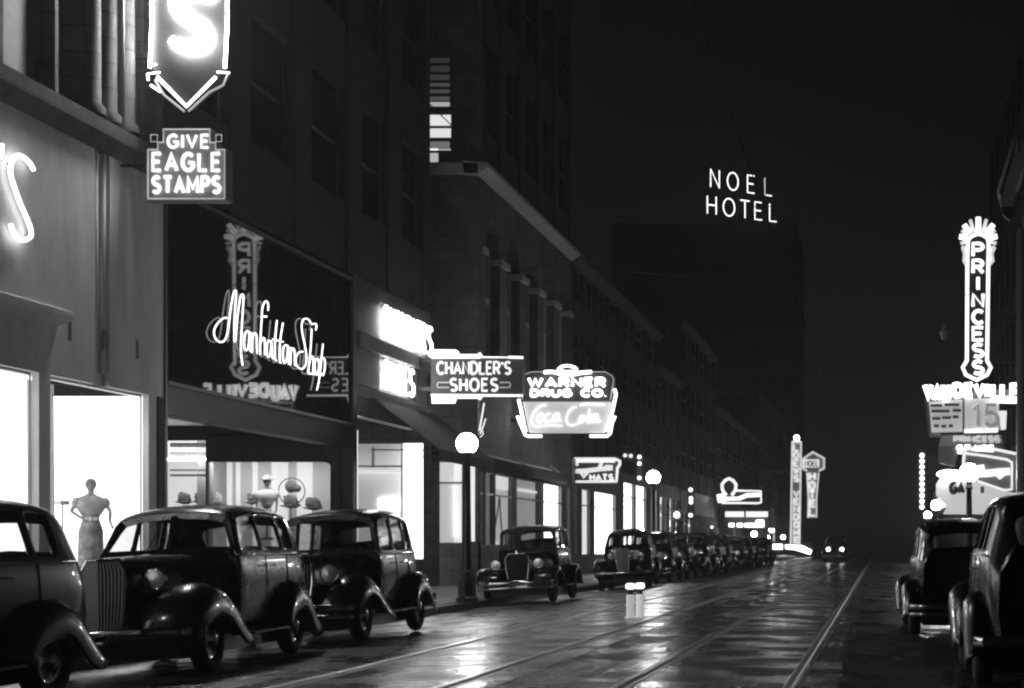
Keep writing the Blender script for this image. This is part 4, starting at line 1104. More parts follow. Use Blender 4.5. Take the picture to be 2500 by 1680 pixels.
# warner
dR = 57.5
s4 = empty('drug_store_sign', 'big two part neon sign, WARNER DRUG CO. above a glowing soft drink script panel', 'neon sign')
m = MB(); plate(m, [(1274, 978), (1266, 925), (1272, 915), (1295, 906), (1478, 906), (1498, 918), (1500, 930), (1490, 978)], dR, .4); m.build('sign_box', SIGNB, s4)
m = MB(); plate(m, [(1276, 981), (1490, 981), (1474, 1056), (1292, 1056)], dR, .4); pb = m.build('drink_panel', emat('drink_panel', .40), s4)
text_px(s4, 'WARNER', 1291, 1476, 924, 943, dR, NEON, .042, .3, rn=.03); text_px(s4, 'DRUG CO.', 1297, 1478, 952, 967, dR, NEON, .036, .3, rn=.03)
m = MB()
neon_px(m, [(1266, 975), (1272, 1000), (1280, 1040), (1284, 1054)], dR, .05); neon_px(m, [(1263, 1016), (1270, 1034), (1278, 1052), (1282, 1062), (1290, 1065), (1323, 1065)], dR, .045)
neon_px(m, [(1500, 950), (1504, 962), (1496, 1000), (1486, 1040), (1482, 1054)], dR, .05); neon_px(m, [(1502, 1016), (1494, 1034), (1490, 1058), (1482, 1065), (1440, 1065)], dR, .045)
m.each('side_tube', emat('warner_side', 3.5), s4, smooth=True)
m = MB(); neon_px(m, [(1276, 975), (1269, 925), (1275, 917), (1297, 908), (1478, 908), (1496, 919), (1498, 930), (1490, 976)], dR, .016); m.build('outline_tube', NEONDD, s4, smooth=True)
m = MB(); neon_px(m, [(1328, 909), (1350, 908), (1372, 914), (1385, 916), (1400, 914), (1420, 910), (1444, 908)], dR, .055, sm=2)
neon_px(m, [(1362, 905), (1368, 897), (1384, 893), (1402, 897), (1408, 905), (1384, 908), (1362, 905)], dR, .045, sm=2); m.build('crest_tube', emat('crest_tube', 4), s4, smooth=True)
def z7(pts): return [(1000 + a / 3.564, 800 + b / 3.564) for a, b in pts]
CC = [[(1190, 675), (1140, 680), (1085, 730), (1060, 800), (1075, 850), (1120, 860), (1200, 850), (1330, 855)],
      [(1150, 740), (1120, 760), (1105, 800), (1125, 825), (1155, 800), (1160, 760), (1140, 745)], [(1225, 745), (1190, 755), (1175, 800), (1200, 820), (1235, 800)],
      [(1290, 745), (1258, 755), (1245, 800), (1265, 815), (1290, 790), (1300, 745), (1295, 800), (1320, 810)],
      [(1450, 690), (1410, 700), (1370, 760), (1365, 820), (1395, 850), (1450, 840), (1500, 790)], [(1480, 676), (1540, 662), (1620, 668), (1700, 672)],
      [(1500, 760), (1475, 790), (1490, 825), (1520, 800), (1515, 765)], [(1566, 706), (1556, 750), (1548, 800), (1552, 826), (1568, 820)],
      [(1625, 750), (1590, 765), (1580, 810), (1605, 820), (1630, 790), (1635, 750), (1635, 815), (1665, 815)]]
for s in CC:
    m = MB(); neon_px(m, smooth_path(z7(s), 3), dR, .03, .05); m.build('script_stroke', emat('script_tube', 1.0), pb, smooth=True)
m = MB(); m.box(XD, XX(1276, dR), dR + .15, dR + .25, 5.2, 5.35); m.box(XD, XX(1270, dR), dR + .15, dR + .25, 6.3, 6.45); m.each('bracket', IRON, s4)

# hats
dT = 70.0
s5 = empty('hats_sign', 'small framed neon sign with slanting script over the word HATS', 'neon sign')
m = MB(); plate(m, [(1374, 1128), (1512, 1128), (1506, 1180), (1380, 1180)], dT, .3); m.build('sign_box', SIGNB, s5)
m = MB()
def z9(pts): return [(1360 + a / 11.67, 1100 + b / 11.67) for a, b in pts]
neon_px(m, z9([(160, 400), (170, 280), (300, 240), (1650, 240), (1790, 300), (1790, 400), (1720, 500), (1690, 880), (240, 890), (210, 500), (160, 400)]), dT, .06)
neon_px(m, z9([(300, 310), (1650, 310)]), dT, .05); m.build('border_tube', emat('hats_border', .85), s5, smooth=True)
m = MB(); neon_px(m, z9([(600, 380), (430, 420), (400, 520), (480, 560), (520, 600), (420, 700), (300, 830)]), dT, .07, sm=2)
neon_px(m, z9([(480, 590), (800, 580), (1100, 545), (1300, 520), (1580, 500)]), dT, .09); neon_px(m, z9([(1160, 560), (1240, 400), (1300, 360)]), dT, .06); neon_px(m, z9([(1380, 440), (1580, 455)]), dT, .05)
neon_px(m, z9([(660, 600), (760, 760), (870, 620)]), dT, .06); m.build('script_stroke', emat('hats_script', .7), s5, smooth=True)
text_px(s5, 'HATS', 1441, 1496, 1159, 1172, dT, emat('hats_letter', .75), .04, .3)
m = MB(); m.box(XD, XX(1376, dT), dT + .1, dT + .18, 3.9, 4.0); m.tube([(XX(1400, dT), dT + .1, Z(1128, dT)), (XX(1398, dT), dT + .1, Z(1108, dT))], .06); m.each('bracket', SIGNM, s5)
# little lit bits past the hat sign
def bulbs(name, label, pts, d, r, mat=NEON, backing=None):
    t = empty(name, label, 'bulb sign')
    m = MB(); x0 = min(XX(a, d) for a, b in pts) - r * 1.6; x1 = max(XX(a, d) for a, b in pts) + r * 1.6
    m.box(x0, x1, d + r, d + r + .15, min(Z(b, d) for a, b in pts) - r * 2, max(Z(b, d) for a, b in pts) + r * 2); m.build('backing', DARK, t)
    for a, b in pts:
        q = MB(); q.sphere((XX(a, d), d, Z(b, d)), r, 10, 6); q.build('bulb', mat, t, smooth=True)
    xb = XD if x0 < -2.85 else 7
    m = MB(); m.box(min(xb, x1), max(xb, x0), d + r + .02, d + r + .08, Z(pts[0][1], d) - .03, Z(pts[0][1], d) + .03); m.each('bracket', IRON, t)
    return t
bulbs('bulb_sign', 'three bulb vertical sign left of the second globe lamp', [(1561, 1116), (1561, 1132), (1561, 1167)], 78, .085, emat('bulb_glow', 3))
bulbs('bulb_sign', 'faint lit box sign right of the hats sign', [(1526, 1112), (1540, 1113)], 74, .08, NEOND)
bulbs('bulb_sign', 'stack of small lit bulbs left of the keyhole sign', [(1686, 1196), (1687, 1217), (1687, 1226), (1686, 1258)], 105, .12, emat('bulb_glow', 3))
bulbs('bulb_sign', 'pair of tiny bulbs above the far parked cars', [(1738, 1287), (1736, 1317)], 125, .09, emat('bulb_glow', 3))
bulbs('bulb_sign', 'bright oval lamp over the narrow lit window', [(1652, 1257)], 98, .14, NEONB)
# keyhole sign
dQ = 125
s6 = empty('keyhole_sign', 'keyhole shaped neon outline joined to a small script sign far down the street', 'neon sign')
def zq(pts): return [(1720 + a / 6.03, 1140 + b / 6.03) for a, b in pts]
m = MB(); plate(m, zq([(250, 230), (360, 165), (470, 230), (470, 350), (840, 350), (840, 545), (250, 545)]), dQ, .3); m.build('sign_box', SIGNB, s6)
m = MB(); neon_px(m, zq([(320, 420), (265, 340), (255, 260), (300, 200), (360, 170), (420, 200), (465, 260), (455, 340), (400, 420)]), dQ, .11)
neon_px(m, zq([(480, 350), (830, 355), (835, 520), (790, 535), (250, 530)]), dQ, .07); m.build('border_tube', NEOND, s6, smooth=True)
m = MB(); neon_px(m, zq([(190, 470), (290, 450)]), dQ, .3); neon_px(m, zq([(270, 470), (510, 465)]), dQ, .12); neon_px(m, zq([(500, 470), (620, 420), (820, 410)]), dQ, .14); m.build('script_stroke', emat('key_script', 1.8), s6, smooth=True)
m = MB(); m.box(XD, XX(1760, dQ), dQ + .1, dQ + .2, 5, 5.1); m.each('bracket', IRON, s6)
s7 = empty('theatre_canopy', 'far theatre canopy edged by two bright horizontal light strips', 'canopy')
dY = 130
m = MB(); m.box(XD, XX(1878, dY), dY + .3, dY + 6, Z(1290, dY), Z(1240, dY)); m.build('canopy_box', DARK, s7)
m = MB()
for a, b in ((305, 575), (610, 840), (850, 930)): m.box(XX(1720 + a / 6.03, dY), XX(1720 + b / 6.03, dY), dY, dY + .29, Z(1262, dY), Z(1249, dY))
m.each('light_strip', emat('strip_glow', 1.1), s7)
m = MB()
for a, b in ((360, 430), (480, 555), (590, 870)): m.box(XX(1720 + a / 6.03, dY), XX(1720 + b / 6.03, dY), dY, dY + .28, Z(1286, dY), Z(1278, dY))
m.box(XX(1846, dY), XX(1864, dY), dY + .0, dY + .27, Z(1277.8, dY), Z(1270, dY)); m.each('lower_light_strip', NEON, s7)
# far low canopy lights
s7b = empty('lit_canopy', 'farthest bright canopy strips under the cluster of globe lamps', 'canopy')
dV = 180
m = MB(); m.box(XX(1868, dV), XX(1985, dV), dV + .2, dV + 4, Z(1345, dV), Z(1324, dV)); m.build('canopy_box', DARK, s7b)
m = MB(); m.box(XX(1872, dV), XX(1910, dV), dV, dV + .19, Z(1341, dV), Z(1329, dV)); m.each('light_strip', NEON, s7b)
m = MB(); m.prism([(XX(1917, dV), Z(1330, dV)), (XX(1958, dV), Z(1332, dV)), (XX(1982, dV), Z(1344, dV)), (XX(1978, dV), Z(1354, dV)), (XX(1940, dV), Z(1342, dV)), (XX(1918, dV), Z(1340, dV))], 1, dV, dV + .18); m.each('light_strip', NEON, s7b)

# vertical theatre sign (far)
dL = 140
s8 = empty('vertical_theatre_sign', 'slim tall vertical neon sign with a ball on top, far left of centre road', 'neon sign')
m = MB(); plate(m, [(1932, 1330), (1934, 1078), (1955, 1078), (1953, 1330)], dL, .4); m.build('sign_box', emat('far_sign_face', .008), s8)
m = MB(); neon_px(m, [(1930, 1330), (1934, 1078)], dL, .07); neon_px(m, [(1952, 1330), (1956, 1078)], dL, .07); neon_px(m, [(1934, 1079), (1955, 1079)], dL, .1); m.build('border_tube', emat('far_border', .62), s8)
letters(s8, 'LOEWS VENDOME', XX(1938, dL), XX(1950, dL), Z(1328, dL), Z(1084, dL), dL - .08, emat('far_letter', .75), .065, vertical=True)
m = MB(); m.sphere((XX(1945, dL), dL, Z(1069, dL)), .24, 12, 8); m.build('ball_lamp', NEON, s8, smooth=True)
m = MB(); m.box(XD, XX(1932, dL), dL + .1, dL + .3, 7, 7.2); m.each('bracket', IRON, s8)
s9 = empty('hotel_blade_sign', 'vertical neon sign with a wide peaked lit head, right of the slim tall sign', 'neon sign')
dI = 150
def zv(pts): return [(1900 + a / 5.225, 1050 + b / 5.225) for a, b in pts]
m = MB(); plate(m, zv([(310, 490), (310, 360), (440, 275), (590, 360), (590, 490), (510, 530), (490, 1120), (380, 1120), (360, 540)]), dI, .4); m.build('sign_box', emat('far_sign_face', .008), s9)
m = MB(); neon_px(m, zv([(360, 520), (310, 490), (312, 370), (440, 280), (585, 360), (585, 490), (520, 520)]), dI, .09)
neon_px(m, zv([(365, 540), (385, 860), (380, 1120)]), dI, .07); neon_px(m, zv([(520, 540), (490, 860), (490, 1120)]), dI, .05); m.build('border_tube', emat('far_border', .62), s9)
m = MB(); m.box(XX(1962, dI), XX(2000, dI), dI - .06, dI - .003, Z(1141, dI), Z(1122, dI)); m.build('head_panel', emat('head_panel', .8), s9)
text_px(s9, 'NOEL', 1965, 1997, 1126, 1138, dI, SIGNB, .05, .3, off=.16)
letters(s9, 'HOTEL', XX(1976, dI), XX(1990, dI), Z(1262, dI), Z(1152, dI), dI - .08, emat('far_letter', .75), .1, vertical=True)
m = MB(); m.box(XD, XX(1960, dI), dI + .1, dI + .3, 7.5, 7.7); m.each('bracket', IRON, s9)

# ============================================================ RIGHT SIDE
XR = 7.0
tb = empty('theatre_building', 'dark theatre building behind the vaudeville marquee', 'building')
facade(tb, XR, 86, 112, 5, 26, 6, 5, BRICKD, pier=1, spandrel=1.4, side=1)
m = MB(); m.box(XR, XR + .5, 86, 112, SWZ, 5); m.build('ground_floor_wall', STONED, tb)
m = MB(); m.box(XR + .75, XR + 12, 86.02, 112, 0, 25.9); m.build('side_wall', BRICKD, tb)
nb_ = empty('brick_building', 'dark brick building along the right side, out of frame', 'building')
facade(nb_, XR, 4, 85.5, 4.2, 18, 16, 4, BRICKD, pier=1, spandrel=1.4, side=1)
m = MB(); m.box(XR, XR + .5, 4, 85.5, SWZ, 4.2); m.build('ground_floor_wall', DARK, nb_)
for k_, (a, b, zt_, lb) in enumerate(((112.5, 150, 14, 'dark building beyond the theatre on the right'), (150.5, 260, 10, 'farthest dark building on the right side'))):
    q = empty('shop_building', lb, 'building', group='shop buildings along the right side')
    facade(q, XR, a, b, 4.6, zt_, 5, 2, BRICKD, pier=1, spandrel=1.4, side=1)
    m = MB(); m.box(XR, XR + .5, a, b, SWZ, 4.6); m.build('ground_floor_wall', DARK, q); m = MB(); m.box(XR + .75, XR + 12, a + .02, b, 0, zt_ - .1); m.build('side_wall', BRICKD, q)

dP = 85.0
p1 = empty('theatre_blade_sign', 'tall vertical neon sign reading PRINCESS with a fan of rays on top', 'neon sign')
def zp(pts): return [(2150 + a / 2.377, 300 + b / 2.377) for a, b in pts]
out = zp([(505, 820), (505, 700), (530, 660), (567, 645), (605, 660), (628, 700), (622, 820), (618, 1390), (640, 1425), (615, 1470), (557, 1495), (500, 1470), (475, 1425), (500, 1385)])
m = MB(); plate(m, out, dP, .5); m.build('sign_box', MATS['black_enamel'], p1)
m = MB(); neon_px(m, smooth_path(zp([(503, 820), (507, 690), (530, 658), (567, 645), (605, 658), (626, 690), (625, 820)]), 3), dP, .09)
neon_px(m, zp([(503, 820), (500, 1380), (476, 1420), (495, 1462), (557, 1492), (618, 1462), (640, 1420), (618, 1380), (625, 820)]), dP, .09); m.build('border_tube', emat('princess_border', 1.5), p1, smooth=True)
letters(p1, 'PRINCESS', XX(2373, dP), XX(2402, dP), Z(918, dP), Z(590, dP), dP - .1, emat('princess_letter', 1.5), .085, vertical=True)
m = MB(); ray = [((567, 630), (567, 548)), ((520, 640), (484, 592)), ((612, 640), (655, 590)), ((500, 668), (456, 660)), ((632, 668), (676, 658))]
for a, b in ray: neon_px(m, zp([a, b]), dP, .13)
m.each('ray_tube', emat('princess_ray', 1.8), p1, smooth=True)
m = MB()
for a, b in (((540, 634), (520, 562)), ((594, 634), (614, 560)), ((505, 655), (470, 625)), ((628, 652), (664, 622)), ((498, 690), (464, 700)), ((636, 690), (672, 700)), ((496, 730), (470, 720)), ((638, 730), (664, 720))): neon_px(m, zp([a, b]), dP, .08)
neon_px(m, zp([(478, 720), (490, 760), (486, 800), (500, 822)]), dP, .1); neon_px(m, zp([(660, 720), (642, 760), (650, 800), (628, 822)]), dP, .1)
m.each('dim_ray_tube', emat('princess_dim', .7), p1, smooth=True)
m = MB(); m.box(XX(2425, dP), XR + .1, dP + .15, dP + .35, 12, 12.3); m.box(XX(2420, dP), XR + .1, dP + .15, dP + .35, 10, 10.3); m.each('bracket', IRON, p1)

mq = empty('theatre_marquee', 'marquee with blazing VAUDEVILLE letters over grey reader boards', 'marquee')
m = MB(); plate(m, [(2262, 978), (2262, 960), (2440, 950), (2488, 950), (2488, 985), (2440, 985), (2440, 1054), (2272, 1058)], dP + .02, 3.2); m.build('canopy_box', SIGNB, mq)
text_px(mq, 'VAU', 2258, 2317, 941, 975, dP, emat('marquee_letter', 4), .12, .25, .15); text_px(mq, 'DEVI', 2330, 2410, 939, 967, dP, emat('marquee_letter', 4), .12, .25, .15)
text_px(mq, 'LLE', 2424, 2484, 940, 974, dP, emat('marquee_letter', 4), .12, .3, .15)
m = MB(); neon_px(m, [(2430, 975), (2482, 977)], dP, .16, .15); m.build('underline_tube', MATS['marquee_letter'], mq)
m = MB(); plate(m, [(2268, 982), (2350, 975), (2350, 1054), (2274, 1056)], dP - .1, .1); m.build('reader_board', emat('reader_grey', .28), mq)
m = MB(); plate(m, [(2355, 974), (2438, 972), (2440, 1050), (2355, 1054)], dP - .1, .1); m.build('reader_board', emat('reader_grey', .28), mq)
m = MB(); plate(m, [(2438, 1003), (2458, 1003), (2456, 1048), (2444, 1050)], dP - .12, .1); m.build('bright_panel', emat('reader_white', .75), mq)
m = MB()
for y_, a, b in ((990, 2272, 2300), (988, 2306, 2342), (1004, 2274, 2318), (1002, 2326, 2346), (1022, 2276, 2296), (1020, 2300, 2322), (1018, 2326, 2340), (1040, 2280, 2292), (1041, 2298, 2310), (1040, 2316, 2326)):
    neon_px(m, [(a, y_), (b, y_)], dP - .1, .07, .04)
m.each('board_line', SIGNB, mq)
text_px(mq, '15', 2376, 2436, 988, 1042, dP - .1, emat('board_text', .12), .14, .3, .06)
m = MB(); neon_px(m, [(2354, 1053), (2436, 1051)], dP, .1, .2); m.each('edge_tube', NEOND, mq)
m = MB(); plate(m, [(2295, 1086), (2300, 1062), (2445, 1062), (2450, 1082), (2420, 1086)], dP + .3, 2.5); m.build('soffit_box', SIGNM, mq)
text_px(mq, 'PRINCESS', 2330, 2440, 1066, 1078, dP + .3, emat('board_text_lit', .3), .08, .3, .06)
m = MB(); m.box(XX(2488, dP), XR, dP + .3, dP + 3, 8.0, 8.6); m.each('bracket', IRON, mq)

st_ = empty('stage_sign', 'lit STAGE lettering under the marquee, half hidden by the neon box sign', 'sign')
dN = 80.0
m = MB(); plate(m, [(2292, 1130), (2292, 1090), (2330, 1088), (2450, 1088), (2450, 1104), (2340, 1104), (2330, 1140)], dN, .3); m.build('sign_box', SIGNM, st_)
text_px(st_, 'STAGE', 2338, 2425, 1090, 1104, dN, emat('stage_letter', 2.5), .085, .3)
m = MB(); m.box(XX(2450, dN), XR, dN + .1, dN + .2, 5.3, 5.4); m.each('bracket', IRON, st_)

bx = empty('neon_box_sign', 'tapered box sign with double neon outline and bright script, right edge', 'neon sign')
dX = 60.0
def zr(pts): return [(2230 + a / 6.82, 1050 + b / 6.82) for a, b in pts]
m = MB(); plate(m, zr([(820, 330), (1760, 400), (1810, 700), (1750, 1060), (1050, 860), (830, 700)]), dX, .4); m.build('sign_box', SIGNM, bx)
m = MB(); neon_px(m, zr([(830, 640), (840, 440), (860, 330), (1100, 270), (1400, 330), (1740, 400), (1790, 500), (1770, 1020)]), dX, .05)
neon_px(m, zr([(880, 390), (1200, 430), (1560, 490), (1640, 540), (1640, 990), (1500, 1000), (1060, 850)]), dX, .04); m.build('border_tube', emat('box_border', .9), bx, smooth=True)
m = MB(); neon_px(m, zr([(1080, 730), (1250, 720), (1400, 700), (1600, 690)]), dX, .12); neon_px(m, zr([(1380, 700), (1440, 780), (1500, 720)]), dX, .09); neon_px(m, zr([(1060, 640), (1180, 620)]), dX, .1); m.build('script_stroke', emat('box_script', 1.3), bx, smooth=True)
m = MB(); m.box(XX(2490, dX), XR, dX + .1, dX + .2, 3.9, 4.0); m.each('bracket', IRON, bx)
gs_ = empty('lit_wall_sign', 'broad glowing canopy panel with dark letters G and A by the right lamp post', 'sign')
dZ = 72.0
m = MB(); plate(m, zr([(500, 1400), (560, 1280), (380, 1080), (380, 900), (480, 760), (640, 700), (900, 690), (1900, 900), (1900, 1400)]), dZ, .4); m.build('glowing_panel', emat('garage_panel', .5), gs_)
text_px(gs_, 'GA', 2321, 2352, 1178, 1203, dZ, SIGNB, .09, .35, .05); text_px(gs_, 'I', 2398, 2399, 1188, 1204, dZ, SIGNM, .08, .35, .05)
m = MB(); m.sphere((XX(2320, dZ), dZ - .1, Z(1158, dZ)), .35, 12, 8, (1.6, .4, .5)); m.build('flood_lamp', NEONB, gs_, smooth=True)
m = MB(); m.box(XX(2310, dZ), XR, dZ + .4, dZ + .6, 2.2, 2.35); m.build('canopy_edge', DARK, gs_)
for k_, (px, py) in enumerate(((2284, 1236), (2302, 1226))): pass
bulbs('bulb_string_sign', 'vertical string of ten glowing bulbs left of the marquee', [(2251, 1112 + i * 14.0) for i in range(10)], 110, .15, emat('string_bulb', 3))
bulbs('bulb_sign', 'single large glowing bulb just right of the lower bulb string', [(2301, 1226)], 90, .27, NEON)

# tall pole with slanted dark sign, hanging unlit lamp
pl_ = empty('trolley_pole', 'tall grey pole rising at the right edge', 'pole')
dO = 46
m = MB(); m.lathe([(.14, SWZ), (.13, 3), (.11, Z(560, dO)), (0.0, Z(555, dO))], 14, (XX(2493, dO), dO, 0)); m.build('shaft', SIGNM, pl_, smooth=True)
m = MB(); m.tube([(XX(2493, dO), dO, Z(620, dO)), (XX(2503, dO), dO, Z(540, dO)), (XX(2512, dO), dO, Z(500, dO))], .07, 8); m.build('arm', SIGNM, pl_, smooth=True)
sl = empty('slanted_unlit_sign', 'slanting unlit grey sign box leaning at the upper right edge', 'sign')
def zs(pts): return [(2360 + a / 4.9, 300 + b / 4.9) for a, b in pts]
m = MB(); plate(m, zs([(420, 1000), (375, 850), (430, 640), (580, 160), (700, 240), (700, 560), (600, 830), (560, 1000)]), dO + .3, .3); m.build('sign_face', SIGNM, sl, bevel=.02)
m = MB()
neon_px(m, zs([(400, 900), (385, 820), (440, 640), (580, 190)]), dO + .3, .05); neon_px(m, zs([(600, 820), (700, 520)]), dO + .3, .05); neon_px(m, zs([(600, 360), (600, 200)]), dO + .3, .03); m.build('rim', pmat('pale_rim', .6, .5), sl, smooth=True)
m = MB(); plate(m, zs([(415, 1003), (560, 1003), (600, 1100), (520, 1160), (440, 1100)]), dO + .32, .25); m.build('sign_foot', DARK, sl)
m = MB(); m.tube([(XX(2480, dO), dO + .45, Z(480, dO)), (XR, dO + .45, Z(470, dO))], .04); m.each('bracket', IRON, sl)
hl = empty('hanging_street_light', 'small unlit hanging lamp high left of the tall vertical sign', 'street light')
dJ = 62
cx, cz = XX(2306, dJ), Z(812, dJ)
m = MB(); m.lathe([(.03, .34), (.07, .3), (.10, .1), (.20, 0), (.16, -.04), (.1, -.22), (0.01, -.28)], 14, (cx, dJ, cz)); m.build('shade', SIGNM, hl, smooth=True)
m = MB(); m.tube([(cx, dJ, cz + .3), (cx, dJ, cz + 1.2)], .012); m.tube([(XR, dJ, cz + 2), (cx, dJ, cz + 1.2), (XF + 1, dJ, cz + 2.4)], .012); m.build('wire', IRON, hl)

for x, lb in ((-1.49, 'thin overhead wire above the right hand pair of rails'), (-4.4, 'thin overhead wire above the left hand pair of rails')):
    t = MB(); t.tube([(x, 4, 5.5), (x, 120, 5.5), (x, 300, 5.5)], .006, 6); tag(t.build('trolley_wire', pmat('copper_wire', .03, .7), smooth=True), lb, 'overhead wire', 'overhead streetcar wires')
# ============================================================ SAFETY ZONE MARKERS
for i, (px, lb) in enumerate(((1539, 'short white marker post standing in the wet road, left of the two'), (1562, 'short white marker post standing in the wet road, right of the two'))):
    dd = 29.0 + .25 * i; x = XX(px, dd); t = empty('traffic_marker', lb, 'marker post', (x, dd, road_z(x)), group='white marker posts in the road')
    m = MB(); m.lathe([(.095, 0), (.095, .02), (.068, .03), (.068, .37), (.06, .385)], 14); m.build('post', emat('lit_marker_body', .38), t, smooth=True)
    m = MB(); m.lathe([(.06, .385), (.045, .40), (.045, .475)], 12); m.build('neck', IRON, t, smooth=True)
    m = MB(); m.lathe([(.045, .475), (.075, .485), (.08, .50), (.078, .55), (.05, .57), (0.001, .575)], 14); m.build('lamp_cap', emat('marker_lamp', 2), t, smooth=True)

# ============================================================ SHOP DUMMIES
def skin_body(name, joints, edges, mat, parent, sub=2):
    me = bpy.data.meshes.new(name); me.from_pydata([j[0] for j in joints], edges, []); me.update()
    o = bpy.data.objects.new(name, me); COL.objects.link(o); o.parent = parent
    me.materials.append(mat)
    o.modifiers.new('skin', 'SKIN')
    if not me.skin_vertices: me.attributes
    sv = me.skin_vertices[0].data
    for k_, j in enumerate(joints):
        r = j[1]; sv[k_].radius = (r, r) if not isinstance(r, tuple) else r
        sv[k_].use_root = (k_ == 0)
    md = o.modifiers.new('sub', 'SUBSURF'); md.levels = sub; md.render_levels = sub
    md2 = None
    me.polygons.foreach_set('use_smooth', [True] * len(me.polygons))
    return o
def lathe_ell(prof, sx, sy, c, n=24, fold=0):
    m = MB(); vs, fs = [], []
    for r, z in prof:
        for i in range(n):
            a = 2 * math.pi * i / n; rr = r * (1 + fold * math.sin(a * 7) * (1 if z < .9 else .3))
            vs.append((c[0] + rr * sx * math.cos(a), c[1] + rr * sy * math.sin(a), c[2] + z))
    for k_ in range(len(prof) - 1):
        for i in range(n):
            j = (i + 1) % n; fs.append((k_ * n + i, k_ * n + j, (k_ + 1) * n + j, (k_ + 1) * n + i))
    m.add(vs, fs); return m
def dummy(label, loc, rz, top, skirt, arms='hip', hat=None, bust=False, scale=1.0, group='shop window mannequins'):
    t = empty('mannequin', label, 'mannequin', loc, (0, 0, rz), group); t.scale = (scale,) * 3
    J = [((0, 0, .95), (.13, .10)), ((0, 0, 1.12), (.105, .085)), ((0, 0, 1.32), (.15, .10)), ((0, 0, 1.43), (.09, .07)), ((0, 0, 1.50), .042), ((0, -.01, 1.56), (.06, .065)), ((0, -.01, 1.64), (.078, .09)), ((0, 0, 1.72), (.05, .06)),
         ((.17, 0, 1.40), .05), ((-.17, 0, 1.40), .05)]
    E = [(0, 1), (1, 2), (2, 3), (3, 4), (4, 5), (5, 6), (6, 7), (3, 8), (3, 9)]
    if arms == 'hip': A = [((.31, -.05, 1.20), .034), ((.30, -.16, 1.00), .024), ((.34, -.20, .93), .02), ((-.32, .02, 1.19), .034), ((-.16, -.10, 1.07), .024), ((-.10, -.13, 1.04), .02)]
    else: A = [((.24, 0, 1.17), .034), ((.24, -.10, .95), .024), ((.23, -.13, .88), .02), ((-.24, 0, 1.17), .034), ((-.24, -.10, .95), .024), ((-.23, -.13, .88), .02)]
    b = len(J); J += A; E += [(8, b), (b, b + 1), (b + 1, b + 2), (9, b + 3), (b + 3, b + 4), (b + 4, b + 5)]
    hands = (b + 2, b + 5)
    for hnd in hands:                       # fingers and a thumb
        hp = Vector(J[hnd][0]); s_ = 1 if hp.x > 0 else -1
        for q in range(4):
            k_ = len(J); J.append(((hp.x + .012 * (q - 1.5), hp.y - .03, hp.z - .05 - .004 * (q % 2)), .008)); E.append((hnd, k_))
    if not bust:
        k_ = len(J)
        J += [((.09, 0, .85), .085), ((.10, 0, .48), .052), ((.10, .01, .10), .034), ((.10, -.12, .03), .03), ((-.09, 0, .85), .085), ((-.10, 0, .48), .052), ((-.10, .01, .10), .034), ((-.10, -.12, .03), .03)]
        E += [(0, k_), (k_, k_ + 1), (k_ + 1, k_ + 2), (k_ + 2, k_ + 3), (0, k_ + 4), (k_ + 4, k_ + 5), (k_ + 5, k_ + 6), (k_ + 6, k_ + 7)]
    skin_body('body', J, E, SKIN, t)
    m = lathe_ell([(.06, 1.46), (.16, 1.43), (.235, 1.36), (.24, 1.27), (.19, 1.18), (.135, 1.10), (.125, 1.04)], 1.0, .72, (0, 0, 0), fold=.03); m.build('blouse', top, t, smooth=True, solid=.008)
    for s in (-1, 1):
        q = MB(); q.sphere((s * .225, 0, 1.33), .10, 14, 10, (.85, .9, 1)); q.build('sleeve', top, t, smooth=True)
    if not bust:
        m = lathe_ell([(.125, 1.05), (.15, .98), (.19, .85), (.20, .6), (.205, .35), (.215, .12)], 1.0, .8, (0, 0, 0), fold=.04); m.build('skirt', skirt, t, smooth=True, solid=.008)
        q = MB(); q.sphere((.0, -.12, 1.05), .035, 10, 6); q.sphere((.06, -.11, 1.05), .05, 10, 6, (1.3, .5, .7)); q.sphere((-.06, -.11, 1.05), .05, 10, 6, (1.3, .5, .7)); q.build('bow', WHITEP, t, smooth=True)
    else:
        q = MB(); q.lathe([(.16, .2), (.15, .25), (.02, .28), (.02, .95)], 14); q.build('stand', IRON, t)
    hr = MB(); hr.sphere((0, .02, 1.66), .105, 16, 10, (.9, 1, 1.0)); hr.build('hair', CLOTH, t, smooth=True)
    fc = MB(); fc.sphere((0, -.105, 1.615), .012, 8, 6, (.8, 1.2, 1.6))
    for s in (-1, 1): fc.sphere((s * .03, -.088, 1.65), .009, 8, 6)
    fc.build('face', SKIN, t, smooth=True)
    if hat:
        q = MB(); q.lathe([(.20, 1.70), (.11, 1.72), (.10, 1.79), (.06, 1.81), (.001, 1.815)], 18); q.build('hat', CLOTHL if hat == 'white' else CLOTH, t, smooth=True, solid=.006)
    return t
dm = D(222, XF - .85)
dummy('mannequin in puffed blouse and patterned long skirt in the blazing window behind the nearest sedans', (XF - .85, dm, .60), R(25), pmat('blouse_cloth', .3, .9, var=.3, vscale=9), pmat('patterned_cloth', .22, .9, var=.95, vscale=5), scale=1.0)
yb = dl + .75
dummy('dress form in pale blouse and white hat left of the round hat stand', (XX(652, yb), yb, 1.12), R(8), WHITEP, CLOTH, 'down', 'white', bust=True)
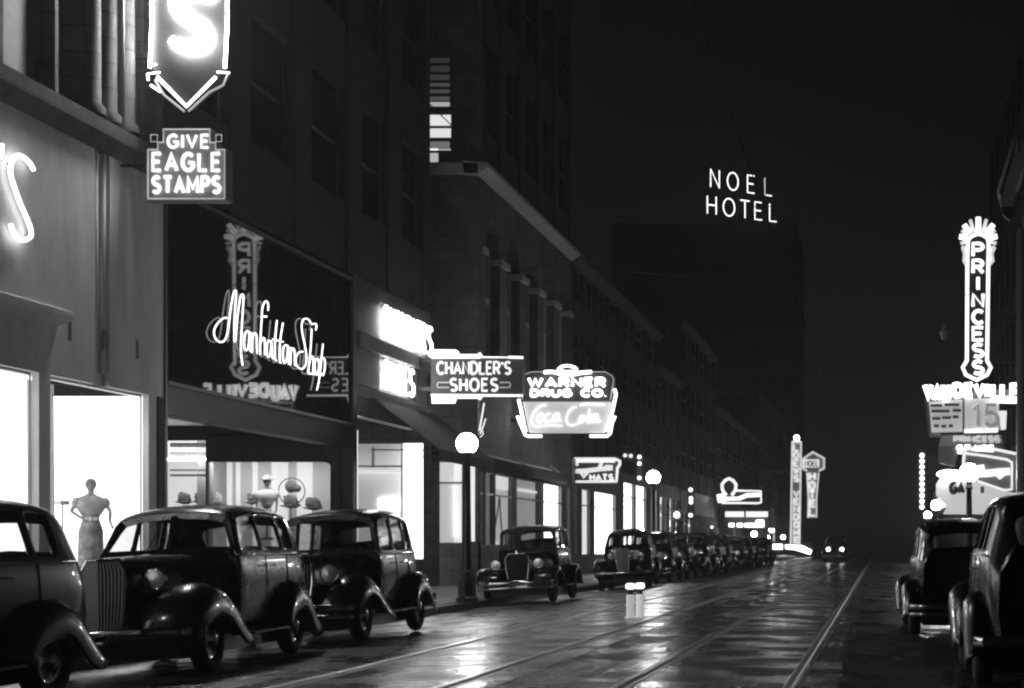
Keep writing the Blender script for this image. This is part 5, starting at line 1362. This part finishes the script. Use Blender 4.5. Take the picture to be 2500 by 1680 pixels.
# round display stand with hats and cloth
def display_bundle(label, px, d, z0, r, mat, ring=None):
    t = empty('hat_stand', label, 'display stand', (XX(px, d), d, z0), group='goods on stands in the dress shop window')
    q = MB(); q.lathe([(.10, 0), (.09, .03), (.015, .05), (.015, .55)], 12); q.build('stand', TRIM, t)
    q = MB(); q.sphere((0, 0, .72), r, 16, 10, (1.1, .8, .9)); q.sphere((r * .7, -.03, .66), r * .6, 12, 8); q.sphere((-r * .6, .02, .80), r * .5, 12, 8)
    q.v = [(x * (1 + .16 * math.sin(z * 70 + px)), y, z + .10 * r * math.sin(x * 60 + px * 3) + .08 * r * math.sin(x * 110)) for x, y, z in q.v]
    q.lathe([(.02, .60 - r * .3), (r * 1.5, .66 - r * .3), (r * 1.45, .68 - r * .3), (.02, .70 - r * .3)], 18); q.build('hat', mat, t, smooth=True)
    if ring:
        q = MB(); q.tube([(ring * math.cos(R(a)), .06, .98 + ring * math.sin(R(a))) for a in range(0, 360, 15)], .015, 6, (0, -1, 0), closed=True); q.build('ring', TRIM, t, smooth=True)
        q = MB(); q.sphere((0, 0, 1.10), .15, 14, 8, (1, .7, 1.1)); q.sphere((.16, 0, 1.05), .10, 12, 8); q.build('scarf', CLOTH, t, smooth=True)
    return t
display_bundle('round hat display with dark hats inside a thin ring', 710, yb, 1.55, .17, CLOTH, .33)
display_bundle('dark cloth bundle on a stand, just left of the dress form', 616, yb, 1.62, .11, CLOTH)
display_bundle('dark ruffled cloth bundle at the right end of the window', 764, yb, 1.50, .17, CLOTH)
display_bundle('grey cloth bundle on a stand in the middle of the shelf display', 528, yb, 1.64, .15, CLOTHL)
display_bundle('dark hat on a stand at the left end of the shelf display', 450, yb, 1.64, .14, CLOTH)
display_bundle('small dark cone shaped hat on a stand beside the dark hat', 484, yb, 1.64, .09, CLOTH)

# ============================================================ NIGHT AIR
hz = bpy.data.materials.new('wet_night_air'); hz.use_nodes = True
n = hz.node_tree.nodes
for x in list(n):
    if x.type != 'OUTPUT_MATERIAL': n.remove(x)
vol = n.new('ShaderNodeVolumePrincipled'); vol.inputs['Density'].default_value = .0008; vol.inputs['Color'].default_value = (.9, .9, .9, 1); vol.inputs['Anisotropy'].default_value = .6
hz.node_tree.links.new(vol.outputs[0], [x for x in n if x.type == 'OUTPUT_MATERIAL'][0].inputs['Volume'])
m = MB(); m.box(-210, 210, -70, 910, -2.6, 62)
o = m.build('haze', hz); o['kind'] = 'stuff'
